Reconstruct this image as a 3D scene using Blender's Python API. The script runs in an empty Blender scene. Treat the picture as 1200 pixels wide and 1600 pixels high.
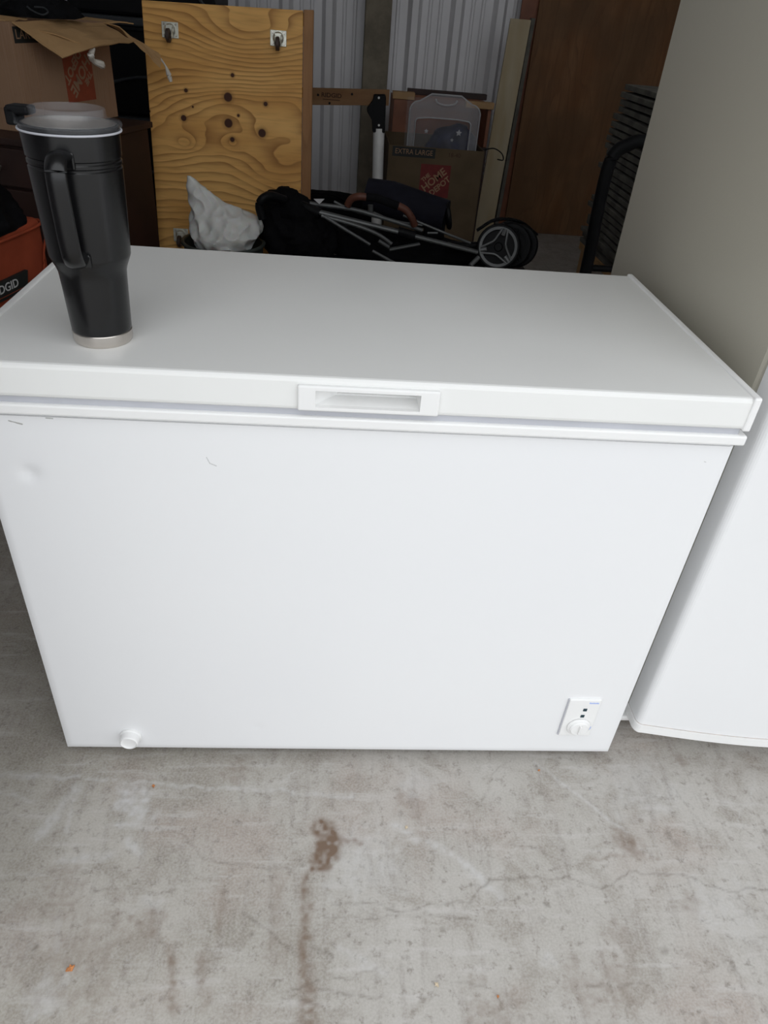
import bpy, bmesh, math, random
import numpy as np
from mathutils import Vector, Matrix, noise
random.seed(7)
S = bpy.context.scene
COL = S.collection

# ---------------------------------------------------------------- camera
cam_data = bpy.data.cameras.new('camera'); cam = bpy.data.objects.new('camera', cam_data); COL.objects.link(cam)
S.camera = cam
cam_data.sensor_fit = 'HORIZONTAL'; cam_data.sensor_width = 36.0; cam_data.lens = 36.0 * 1114.46 / 1200.0
cam_data.clip_start = 0.02; cam_data.clip_end = 200
CF, CR, CU = ((0.0769121, 0.8123173, -0.5781221), (0.9964398, -0.0425447, 0.0727849), (-0.0345284, 0.5816619, 0.8126975))
cam.matrix_world = Matrix(((CR[0], CU[0], -CF[0], 0.5080358198680716), (CR[1], CU[1], -CF[1], -0.9018000519950654), (CR[2], CU[2], -CF[2], 1.2740899211309218), (0, 0, 0, 1)))

# ---------------------------------------------------------------- light and exposure
world = bpy.data.worlds.new('overcast_sky'); S.world = world; world.use_nodes = True
wn = world.node_tree; wn.nodes.clear()
wo = wn.nodes.new('ShaderNodeOutputWorld'); wb = wn.nodes.new('ShaderNodeBackground')
wg = wn.nodes.new('ShaderNodeTexCoord'); wsx = wn.nodes.new('ShaderNodeSeparateXYZ'); wr = wn.nodes.new('ShaderNodeValToRGB')
wn.links.new(wg.outputs['Generated'], wsx.inputs[0]); wn.links.new(wsx.outputs['Z'], wr.inputs[0])
wr.color_ramp.elements[0].position = 0.0; wr.color_ramp.elements[0].color = (0.90, 0.935, 0.98, 1)
wr.color_ramp.elements[1].position = 0.8; wr.color_ramp.elements[1].color = (0.96, 0.98, 1.0, 1)
wn.links.new(wr.outputs[0], wb.inputs['Color']); wb.inputs['Strength'].default_value = 1.0
wn.links.new(wb.outputs[0], wo.inputs['Surface'])
S.view_settings.view_transform = 'Standard'; S.view_settings.look = 'None'
S.view_settings.exposure = 0.76; S.view_settings.gamma = 1.0; S.view_settings.use_curve_mapping = False
portal_data = bpy.data.lights.new('door_portal', 'AREA'); portal_data.shape = 'RECTANGLE'
portal_data.size = 2.85; portal_data.size_y = 3.15; portal_data.cycles.is_portal = True
portal = bpy.data.objects.new('door_portal', portal_data); COL.objects.link(portal)
portal.location = (1.275, -.52, 1.575); portal.rotation_euler = (math.radians(90), 0, 0)   # shines toward +Y

# ---------------------------------------------------------------- node helpers
class E:
    """tiny expression builder over Math nodes"""
    def __init__(s, g, v): s.g = g; s.v = v
    def _op(s, op, *a, clamp=False):
        n = s.g.nodes.new('ShaderNodeMath'); n.operation = op; n.use_clamp = clamp
        for i, x in enumerate((s,) + a):
            x = x.v if isinstance(x, E) else x
            if isinstance(x, (int, float)): n.inputs[i].default_value = x
            else: s.g.links.new(x, n.inputs[i])
        return E(s.g, n.outputs[0])
    def __add__(s, o): return s._op('ADD', o)
    def __sub__(s, o): return s._op('SUBTRACT', o)
    def __mul__(s, o): return s._op('MULTIPLY', o)
    def __truediv__(s, o): return s._op('DIVIDE', o)
    def pw(s, o): return s._op('POWER', o)
    def fract(s): return s._op('FRACT')
    def abs(s): return s._op('ABSOLUTE')
    def exp(s): return s._op('EXPONENT')
    def gt(s, o): return s._op('GREATER_THAN', o)
    def clamp(s): return s._op('ADD', 0.0, clamp=True)
    def mx(s, o): return s._op('MAXIMUM', o)
    def step(s, a, b):
        n = s.g.nodes.new('ShaderNodeMapRange'); n.interpolation_type = 'SMOOTHSTEP'
        s.g.links.new(s.v, n.inputs[0]); n.inputs[1].default_value = a; n.inputs[2].default_value = b
        return E(s.g, n.outputs[0])

class Mat:
    def __init__(s, name, rough=0.6, metal=0.0, spec=0.5):
        s.m = bpy.data.materials.new(name); s.m.use_nodes = True; s.g = s.m.node_tree
        s.b = s.g.nodes['Principled BSDF']; s.b.inputs['Roughness'].default_value = rough
        s.b.inputs['Metallic'].default_value = metal; s.b.inputs['Specular IOR Level'].default_value = spec
        t = s.g.nodes.new('ShaderNodeTexCoord'); s.co = t.outputs['Object']; s.gen = t.outputs['Generated']
    def xyz(s, src=None):
        n = s.g.nodes.new('ShaderNodeSeparateXYZ'); s.g.links.new(src or s.co, n.inputs[0])
        return [E(s.g, n.outputs[i]) for i in range(3)]
    def noise(s, scale=5, detail=3, stretch=(1, 1, 1), rough=0.5, dist=0.0, off=(0, 0, 0), src=None):
        mp = s.g.nodes.new('ShaderNodeMapping'); s.g.links.new(src or s.co, mp.inputs[0])
        mp.inputs['Scale'].default_value = stretch; mp.inputs['Location'].default_value = off
        n = s.g.nodes.new('ShaderNodeTexNoise'); s.g.links.new(mp.outputs[0], n.inputs['Vector'])
        n.inputs['Scale'].default_value = scale; n.inputs['Detail'].default_value = detail
        n.inputs['Roughness'].default_value = rough; n.inputs['Distortion'].default_value = dist
        return E(s.g, n.outputs['Fac'])
    def mix(s, fac, a, b, mode='MIX'):
        n = s.g.nodes.new('ShaderNodeMix'); n.data_type = 'RGBA'; n.blend_type = mode
        fac = fac.v if isinstance(fac, E) else fac
        if isinstance(fac, (int, float)): n.inputs[0].default_value = fac
        else: s.g.links.new(fac, n.inputs[0])
        for i, c in ((6, a), (7, b)):
            if isinstance(c, tuple): n.inputs[i].default_value = (*c, 1)
            else: s.g.links.new(c, n.inputs[i])
        return n.outputs[2]
    def color(s, c):
        if isinstance(c, tuple): s.b.inputs['Base Color'].default_value = (*c, 1)
        else: s.g.links.new(c, s.b.inputs['Base Color'])
        return s
    def rough(s, e): s.g.links.new(e.v, s.b.inputs['Roughness']); return s
    def bump(s, e, strength=0.3, dist=0.002):
        n = s.g.nodes.new('ShaderNodeBump'); n.inputs['Strength'].default_value = strength
        n.inputs['Distance'].default_value = dist; s.g.links.new(e.v, n.inputs['Height'])
        s.g.links.new(n.outputs[0], s.b.inputs['Normal']); return s

def lin(r, g, b):
    f = lambda c: ((c / 255 + 0.055) / 1.055) ** 2.4 if c > 10 else c / 255 / 12.92
    return (f(r), f(g), f(b))

def plain(name, c, rough=0.6, metal=0.0, var=0.12, scale=8, bump=0.15, spec=0.5, detail=3, dist=0.001):
    m = Mat(name, rough, metal, spec); n = m.noise(scale, detail)
    m.color(m.mix(n.step(0.3, 0.7), tuple(x * (1 - var) for x in c), tuple(min(1, x * (1 + var)) for x in c)))
    if bump: m.bump(m.noise(scale * 12, 2), bump, dist)
    return m.m

# ---------------------------------------------------------------- object helpers
def link(name, me, mat, parent=None, smooth=False, **kw):
    if smooth:
        for p in me.polygons: p.use_smooth = True
        me.set_sharp_from_angle(angle=math.radians(38))
    o = bpy.data.objects.new(name, me); COL.objects.link(o)
    if mat is not None and len(me.materials) == 0: me.materials.append(mat)
    if parent is not None: o.parent = parent
    for k, v in kw.items(): o[k] = v
    return o
def fromb(name, bm, mat, parent=None, smooth=False, **kw):
    bmesh.ops.recalc_face_normals(bm, faces=bm.faces)
    me = bpy.data.meshes.new(name); bm.to_mesh(me); bm.free()
    return link(name, me, mat, parent, smooth, **kw)
def thing(name, label, cat, loc=(0, 0, 0), rot=(0, 0, 0), group=None):
    o = bpy.data.objects.new(name, None); COL.objects.link(o); o.location = loc; o.rotation_euler = rot
    o.empty_display_size = 0.05; o['label'] = label; o['category'] = cat
    if group: o['group'] = group
    return o
def tag(o, label, cat, group=None):
    o['label'] = label; o['category'] = cat
    if group: o['group'] = group
    return o
def dup(root, group=None, label=None):
    r = root.copy(); COL.objects.link(r)
    if label: r['label'] = label
    for ch in list(root.children):
        c = ch.copy(); COL.objects.link(c); c.parent = r
        for g in list(ch.children):
            d = g.copy(); COL.objects.link(d); d.parent = c
    return r

def add_box(bm, x0, x1, y0, y1, z0, z1, bev=0.0, seg=2, mat=None):
    b = bmesh.new(); bmesh.ops.create_cube(b, size=1)
    bmesh.ops.scale(b, vec=(x1 - x0, y1 - y0, z1 - z0), verts=b.verts)
    bmesh.ops.translate(b, vec=((x0 + x1) / 2, (y0 + y1) / 2, (z0 + z1) / 2), verts=b.verts)
    if bev: bmesh.ops.bevel(b, geom=list(b.edges), offset=bev, segments=seg, affect='EDGES', profile=0.5)
    if mat is not None: bmesh.ops.transform(b, matrix=mat, verts=b.verts)
    merge(bm, b); return bm
def merge(bm, b):
    me = bpy.data.meshes.new('tmp'); b.to_mesh(me); b.free(); bm.from_mesh(me); bpy.data.meshes.remove(me)
def box(name, x0, x1, y0, y1, z0, z1, mat, parent=None, bev=0.004, seg=2, **kw):
    return fromb(name, add_box(bmesh.new(), x0, x1, y0, y1, z0, z1, bev, seg), mat, parent, smooth=False, **kw)

def frame_of(t, ref=Vector((0, 0, 1))):
    t = t.normalized(); 
    if abs(t.dot(ref)) > 0.95: ref = Vector((0, 1, 0))
    a = t.cross(ref).normalized(); return a, a.cross(t).normalized()
def smooth_path(pts, n=6):
    P = [Vector(p) for p in pts]
    if len(P) < 3 or n < 2: return P
    out = []
    Q = [P[0] * 2 - P[1]] + P + [P[-1] * 2 - P[-2]]
    for i in range(1, len(Q) - 2):
        for k in range(n):
            t = k / n; a, b, c, d = Q[i - 1], Q[i], Q[i + 1], Q[i + 2]
            out.append(0.5 * ((2 * b) + (c - a) * t + (2 * a - 5 * b + 4 * c - d) * t * t + (3 * b - a - 3 * c + d) * t ** 3))
    out.append(P[-1]); return out
def add_tube(bm, pts, r, seg=10, smooth=1, ry=None, ends=True, closed=False, ref=Vector((0, 0, 1))):
    P = smooth_path(pts, smooth); N = len(P); rings = []
    rr = r if isinstance(r, (list, tuple)) else None
    a0 = None
    for i, p in enumerate(P):
        t = (P[(i + 1) % N] - P[i - 1]) if closed else (P[min(i + 1, N - 1)] - P[max(i - 1, 0)])
        a, b = frame_of(t, ref)
        if a0 is not None and a.dot(a0) < 0 and ry is None: a, b = -a, -b
        a0 = a
        if rr:
            f = i / max(1, N - 1) * (len(rr) - 1); k = min(int(f), len(rr) - 2); R = rr[k] + (rr[k + 1] - rr[k]) * (f - k)
        else: R = r
        R2 = R if ry is None else R * ry
        rings.append([bm.verts.new(p + a * math.cos(2 * math.pi * j / seg) * R + b * math.sin(2 * math.pi * j / seg) * R2) for j in range(seg)])
    for i in range(N if closed else N - 1):
        A, B = rings[i], rings[(i + 1) % N]
        for j in range(seg): bm.faces.new((A[j], A[(j + 1) % seg], B[(j + 1) % seg], B[j]))
    if ends and not closed: bm.faces.new(rings[0][::-1]); bm.faces.new(rings[-1])
    return bm
def tube(name, pts, r, mat, parent=None, seg=10, smooth=1, ry=None, closed=False, **kw):
    return fromb(name, add_tube(bmesh.new(), pts, r, seg, smooth, ry, True, closed), mat, parent, smooth=True, **kw)
def add_lathe(bm, prof, seg=48, mat=None, cap=True):
    """prof: (radius, z) pairs"""
    rings = []
    for r, z in prof:
        if r < 1e-6: rings.append([bm.verts.new((0, 0, z))]); continue
        rings.append([bm.verts.new((r * math.cos(2 * math.pi * j / seg), r * math.sin(2 * math.pi * j / seg), z)) for j in range(seg)])
    for A, B in zip(rings, rings[1:]):
        for j in range(seg):
            k = (j + 1) % seg
            if len(A) == 1 and len(B) == 1: continue
            if len(A) == 1: bm.faces.new((A[0], B[j], B[k]))
            elif len(B) == 1: bm.faces.new((A[j], A[k], B[0]))
            else: bm.faces.new((A[j], A[k], B[k], B[j]))
    if mat is not None: bmesh.ops.transform(bm, matrix=mat, verts=bm.verts)
    return bm
def lathe(name, prof, mat, parent=None, seg=48, m4=None, **kw):
    return fromb(name, add_lathe(bmesh.new(), prof, seg, m4), mat, parent, smooth=True, **kw)
def add_prism(bm, poly, z0, z1, axis='z'):
    """extrude a 2D polygon"""
    f = {'z': lambda u, v, w: (u, v, w), 'y': lambda u, v, w: (u, w, v), 'x': lambda u, v, w: (w, u, v)}[axis]
    A = [bm.verts.new(f(u, v, z0)) for u, v in poly]; B = [bm.verts.new(f(u, v, z1)) for u, v in poly]
    n = len(poly); bm.faces.new(A[::-1]); bm.faces.new(B)
    for i in range(n): bm.faces.new((A[i], A[(i + 1) % n], B[(i + 1) % n], B[i]))
    return bm
def prism(name, poly, z0, z1, mat, parent=None, axis='z', bev=0, **kw):
    b = add_prism(bmesh.new(), poly, z0, z1, axis)
    if bev: bmesh.ops.bevel(b, geom=list(b.edges), offset=bev, segments=1, affect='EDGES')
    return fromb(name, b, mat, parent, **kw)
def sheet(name, quad, th, mat, parent=None, nu=8, nv=8, warp=0.0, seed=0, bend=0.0, **kw):
    """a thick, slightly warped flat sheet through 4 corners"""
    a, b, c, d = [Vector(q) for q in quad]; n = (b - a).cross(d - a).normalized()
    bm = bmesh.new(); L = {}
    for s in (0, 1):
        for i in range(nu + 1):
            for j in range(nv + 1):
                u, v = i / nu, j / nv
                p = (a * (1 - u) + b * u) * (1 - v) + (d * (1 - u) + c * u) * v
                w = warp * noise.noise(Vector((u * 3 + seed, v * 3, seed * 1.7))) + bend * 4 * u * (1 - u)
                L[s, i, j] = bm.verts.new(p + n * (w + (s - 0.5) * th))
    for i in range(nu):
        for j in range(nv):
            bm.faces.new((L[1, i, j], L[1, i + 1, j], L[1, i + 1, j + 1], L[1, i, j + 1]))
            bm.faces.new((L[0, i, j + 1], L[0, i + 1, j + 1], L[0, i + 1, j], L[0, i, j]))
    for i in range(nu):
        bm.faces.new((L[0, i, 0], L[0, i + 1, 0], L[1, i + 1, 0], L[1, i, 0])); bm.faces.new((L[1, i, nv], L[1, i + 1, nv], L[0, i + 1, nv], L[0, i, nv]))
    for j in range(nv):
        bm.faces.new((L[1, 0, j], L[1, 0, j + 1], L[0, 0, j + 1], L[0, 0, j])); bm.faces.new((L[0, nu, j], L[0, nu, j + 1], L[1, nu, j + 1], L[1, nu, j]))
    return fromb(name, bm, mat, parent, **kw)
def loft(name, secs, mat, parent=None, seg=56, n=5, crump=0.02, freq=7, seed=0, ridge=0.0, expo=2.0, **kw):
    """soft body through horizontal sections (cx, cy, z, rx, ry), crumpled with noise"""
    P = []
    Q = [secs[0]] + list(secs) + [secs[-1]]
    for i in range(1, len(Q) - 2):
        for k in range(n):
            t = k / n; P.append(tuple(0.5 * ((2 * b) + (c - a) * t + (2 * a - 5 * b + 4 * c - d) * t * t + (3 * b - a - 3 * c + d) * t ** 3) for a, b, c, d in zip(Q[i - 1], Q[i], Q[i + 1], Q[i + 2])))
    P.append(tuple(secs[-1])); bm = bmesh.new(); rings = []
    zmin = min(p[2] for p in P)
    for q in P:
        ring = []
        for j in range(seg):
            a = 2 * math.pi * j / seg; ca, sa = math.cos(a), math.sin(a)
            ex = 2.0 / expo; x = math.copysign(abs(ca) ** ex, ca); y = math.copysign(abs(sa) ** ex, sa)
            p = Vector((q[0] + q[3] * x, q[1] + q[4] * y, q[2]))
            w = noise.noise(p * freq + Vector((seed, 0, 0))) * crump + abs(noise.noise(p * freq * 2.3 + Vector((0, seed, 0)))) * -ridge
            w += noise.noise(p * freq * 4 + Vector((0, 0, seed))) * crump * 0.3
            k = min(1, max(0.0, q[3] / 0.03))
            p += Vector((ca, sa, 0.35)) * w * k
            p.z = max(p.z, zmin); ring.append(bm.verts.new(p))
        rings.append(ring)
    for A, B in zip(rings, rings[1:]):
        for j in range(seg): bm.faces.new((A[j], A[(j + 1) % seg], B[(j + 1) % seg], B[j]))
    bm.faces.new(rings[0][::-1]); bm.faces.new(rings[-1])
    return fromb(name, bm, mat, parent, smooth=True, **kw)
def text_mesh(name, s, size, mat, parent, m4, depth=0.0004, bold=0.0, sx=1.0, spacing=1.0, **kw):
    cu = bpy.data.curves.new(name, 'FONT'); cu.body = s; cu.size = size; cu.extrude = depth; cu.offset = bold
    cu.align_x = 'CENTER'; cu.align_y = 'CENTER'; cu.space_character = spacing; cu.resolution_u = 3
    t = bpy.data.objects.new('tmp_text', cu); COL.objects.link(t)
    dg = bpy.context.evaluated_depsgraph_get(); me = bpy.data.meshes.new_from_object(t.evaluated_get(dg))
    bpy.data.objects.remove(t); bpy.data.curves.remove(cu)
    me.transform(m4 @ Matrix.Diagonal((sx, 1, 1, 1))); me.materials.clear(); me.name = name
    return link(name, me, mat, parent, **kw)
def cut(o, *cutters):
    """cut holes with boxes (boolean evaluated once, then baked)"""
    for c in cutters:
        md = o.modifiers.new('cut', 'BOOLEAN'); md.operation = 'DIFFERENCE'; md.solver = 'EXACT'; md.object = c
    dg = bpy.context.evaluated_depsgraph_get(); me = bpy.data.meshes.new_from_object(o.evaluated_get(dg))
    o.modifiers.clear(); o.data = me
    for c in cutters: bpy.data.objects.remove(c)
    return o
def basis(o, ex, ey, ez=None):
    """4x4 taking local x,y,z to the given directions at o"""
    ex = Vector(ex).normalized(); ey = Vector(ey).normalized(); ez = ex.cross(ey) if ez is None else Vector(ez).normalized()
    M = Matrix.Identity(4)
    for i in range(3): M[i][0], M[i][1], M[i][2], M[i][3] = ex[i], ey[i], ez[i], o[i]
    return M
# ---------------------------------------------------------------- materials
enamel = plain('white_enamel', (0.83, 0.835, 0.84), 0.33, var=0.008, scale=1.5, bump=0.04, spec=0.45, dist=0.0006)
m = Mat('lid_enamel', 0.3, 0, 0.45)
n1 = m.noise(3, 2)
m.color(m.mix(n1.step(0.35, 0.65), (0.815, 0.818, 0.80), (0.835, 0.838, 0.82))); pass; lid_enamel = m.m
white_plastic = plain('white_plastic', (0.86, 0.86, 0.85), 0.35, var=0.01, bump=0.03)
gasket_grey = plain('gasket_grey', (0.50, 0.51, 0.55), 0.5, var=0.04, bump=0.0)
# upright freezer cabinet: pebbled grey-white enamel
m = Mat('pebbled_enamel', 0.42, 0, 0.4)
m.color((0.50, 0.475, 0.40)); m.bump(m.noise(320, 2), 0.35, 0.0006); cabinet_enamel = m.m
dark_rubber = plain('dark_rubber', (0.012, 0.012, 0.013), 0.7, var=0.3)
dirt_line = plain('rusty_dirt', (0.32, 0.22, 0.16), 0.8, var=0.4, scale=60)
black_powder = plain('black_powder_coat', (0.0018, 0.0018, 0.0024), 0.27, var=0.1, scale=20, bump=0.08, spec=0.5)
steel = plain('brushed_steel', (0.62, 0.58, 0.54), 0.28, 1.0, var=0.05, bump=0.05)
m = Mat('clear_plastic', 0.06, 0, 0.6); m.color((0.45, 0.47, 0.50)); m.b.inputs['Alpha'].default_value = 0.10; m.b.inputs['Coat Weight'].default_value = 0.6
m.b.inputs['IOR'].default_value = 1.45; clear_plastic = m.m
def milky_mat(name, a):
    m = Mat(name, 0.3, 0, 0.4); m.color((0.62, 0.62, 0.64)); m.b.inputs['Alpha'].default_value = a; return m.m
milky = milky_mat('milky_clear_plastic', .20); milky_edge = milky_mat('milky_plastic_edge', .55); clear_sheet = milky_mat('clear_thin_plastic', .06)
black_plastic = plain('black_plastic', (0.005, 0.0052, 0.006), 0.5, var=0.1, spec=0.16)
charcoal_plastic = plain('charcoal_plastic', (0.03, 0.034, 0.038), 0.5, var=0.1, bump=0.08, spec=.3)
dark_green_plastic = plain('dark_green_plastic', (0.045, 0.055, 0.048), 0.45, var=0.1)
black_fabric = plain('black_fabric', (0.006, 0.006, 0.007), 0.85, var=0.3, scale=14, bump=0.5, spec=0.08)
navy_fabric = plain('navy_fabric', (0.010, 0.010, 0.017), 0.85, var=0.25, scale=12, bump=0.5, spec=0.2)
grey_metal = plain('grey_metal', (0.13, 0.135, 0.135), 0.45, 0.4, var=0.1)
silver_metal = plain('silver_metal', (0.80, 0.80, 0.78), 0.45, 0.1, var=0.08)
zinc = plain('zinc_plate', (0.60, 0.60, 0.52), 0.38, 0.7, var=0.2, scale=40)
brown_leather = plain('brown_leatherette', (0.11, 0.036, 0.02), 0.55, var=0.15)
orange_fabric = plain('orange_fabric', (0.34, 0.066, 0.03), 0.85, var=0.14, scale=9, bump=0.6, spec=0.15)
orange_print = plain('orange_print', (0.28, 0.055, 0.022), 0.75, var=0.1, scale=30, bump=0)
red_print = plain('red_print', (0.15, 0.016, 0.014), 0.75, var=0.1, scale=30, bump=0)
label_black = plain('label_black', (0.012, 0.014, 0.013), 0.7, var=0.1, bump=0)
label_white = plain('label_white', (0.6, 0.6, 0.6), 0.6, var=0.05, bump=0)
burnt_ink = plain('burnt_ink', (0.06, 0.022, 0.008), 0.8, var=0.1, bump=0)
blue_ink = plain('pale_blue_ink', (0.42, 0.52, 0.85), 0.6, var=0.05, bump=0)
led_dark = plain('dark_teal_lens', (0.01, 0.035, 0.05), 0.2, var=0.1, bump=0)
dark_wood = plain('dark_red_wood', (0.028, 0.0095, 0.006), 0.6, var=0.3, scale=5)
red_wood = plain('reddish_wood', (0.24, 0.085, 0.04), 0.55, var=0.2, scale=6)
pale_wood = plain('pale_pine', (0.42, 0.25, 0.11), 0.65, var=0.15, scale=9)
board_edge = plain('board_edge_grey', (0.12, 0.115, 0.095), 0.8, var=0.25, scale=12)
m = Mat('cardboard', 0.85, 0, 0.15)
c1 = m.noise(6, 4, stretch=(1, 1, 1)); c2 = m.noise(160, 2, stretch=(1, 1, 0.05))
m.color(m.mix(c2.step(0.35, 0.65), m.mix(c1.step(0.3, 0.7), (0.29, 0.175, 0.105), (0.34, 0.21, 0.13)), (0.33, 0.205, 0.13)))
m.bump(m.noise(90, 2), 0.2, 0.001); cardboard = m.m
m = Mat('shaded_cardboard', 0.88, 0, 0.15); m.color(m.mix(m.noise(7, 4).step(.3, .7), (0.10, 0.072, 0.043), (0.13, 0.092, 0.056))); m.bump(m.noise(90, 2), .2, .001); cardboard_shaded = m.m  # box cardboard with the shade at the back darkened into its colour
m = Mat('cardboard_inside', 0.85, 0, 0.15); m.color(m.mix(m.noise(8, 3).step(.3, .7), (0.42, 0.255, 0.12), (0.48, 0.30, 0.145))); cardboard_in = m.m
m = Mat('crumpled_white_polythene', 0.4, 0, 0.4); m.color((0.78, 0.78, 0.75)); m.b.inputs['Transmission Weight'].default_value = 0.1
m.b.inputs['Subsurface Weight'].default_value = 0.15; m.bump(m.noise(22, 4, dist=1.0), 0.5, 0.006); polythene = m.m
m = Mat('clear_tape', 0.25, 0, 0.6); m.color((0.66, 0.62, 0.55)); m.bump(m.noise(60, 3), 0.8, 0.003); tape = m.m
m = Mat('galvanised_steel', 0.5, 0.1, 0.5)
g1 = m.noise(2.2, 4, stretch=(1, 1, 0.5))
m.color(m.mix(g1.step(0.3, 0.7), (0.76, 0.75, 0.76), (0.85, 0.84, 0.86))); m.bump(m.noise(30, 2), 0.1, 0.001); galv = m.m
m = Mat('weathered_post_paint', 0.8, 0, 0.2)
g1 = m.noise(9, 5, rough=0.6)
m.color(m.mix(g1.step(0.35, 0.7), (0.19, 0.165, 0.125), (0.28, 0.245, 0.185))); post_paint = m.m
ceiling_mat = plain('ceiling_steel', (0.78, 0.78, 0.76), 0.6, 0.0, var=0.05, bump=0.1)

def ply(name, light, dark, N, knots=(), swirl=(), vertical=False, contrast=1.0, amp=0.16, stain=None, seed=0.0, line=5.0, slope=0.55):
    """rotary-cut plywood face: contour-line grain in object space, knots at given (x, z)"""
    m = Mat(name, 0.62, 0, 0.3); x, y, z = m.xyz()
    if vertical: x, z = z, x
    st = (1.1, 1, 5.0) if not vertical else (5.0, 1, 1.1)
    n = m.noise(1.0, 2.5, stretch=st, rough=0.35, off=(seed, seed, 0)); h = z * slope + n * amp * 3.2
    h = h + m.noise(3.0, 2, stretch=(st[0] * 1.2, 1, st[2] * .6), off=(3, seed, 1)) * 0.05
    for kx, kz, amp_k, rad in swirl:
        dx = (x - kx) * 0.7; dz = z - kz
        h = h + ((dx * dx + dz * dz) * (-1.0 / rad ** 2)).exp() * amp_k
    s = (h * N).fract()
    l = s.pw(line) * s.step(1.0, 0.93)       # late wood: slow rise, abrupt fall
    wide = m.noise(2.0, 2, stretch=st, off=(7, seed, 2)).step(0.3, 0.7)
    fine = m.noise(70, 2, stretch=(0.15, 1, 1.4) if not vertical else (1.4, 1, 0.15))
    c = m.mix(wide, tuple(a * 1.04 for a in light), (light[0] * .80, light[1] * .70, light[2] * .58))
    c = m.mix(fine.step(0.42, 0.75) * 0.25, c, dark)
    c = m.mix((l * (m.noise(3.0, 2, stretch=st, off=(1, 9, seed)).step(0.3, 0.62) * 0.7 + 0.4) * contrast).clamp(), c, dark)
    for kx, kz, rad in knots:
        dx = x - kx; dz = z - kz; d = ((dx * dx + dz * dz)).pw(0.5)
        c = m.mix(d.step(rad * 1.9, rad * 0.9) * 0.4, c, tuple(a * 0.55 for a in dark))
        c = m.mix(d.step(rad * 1.05, rad * 0.75), c, (0.055, 0.016, 0.006))
    if stain:
        c = m.mix(m.noise(2.5, 4, off=(5, 5, seed)).step(0.35, 0.65) * 0.55, c, stain)
    m.color(c); m.bump(l + fine * 0.3, 0.12, 0.001); return m.m
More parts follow.
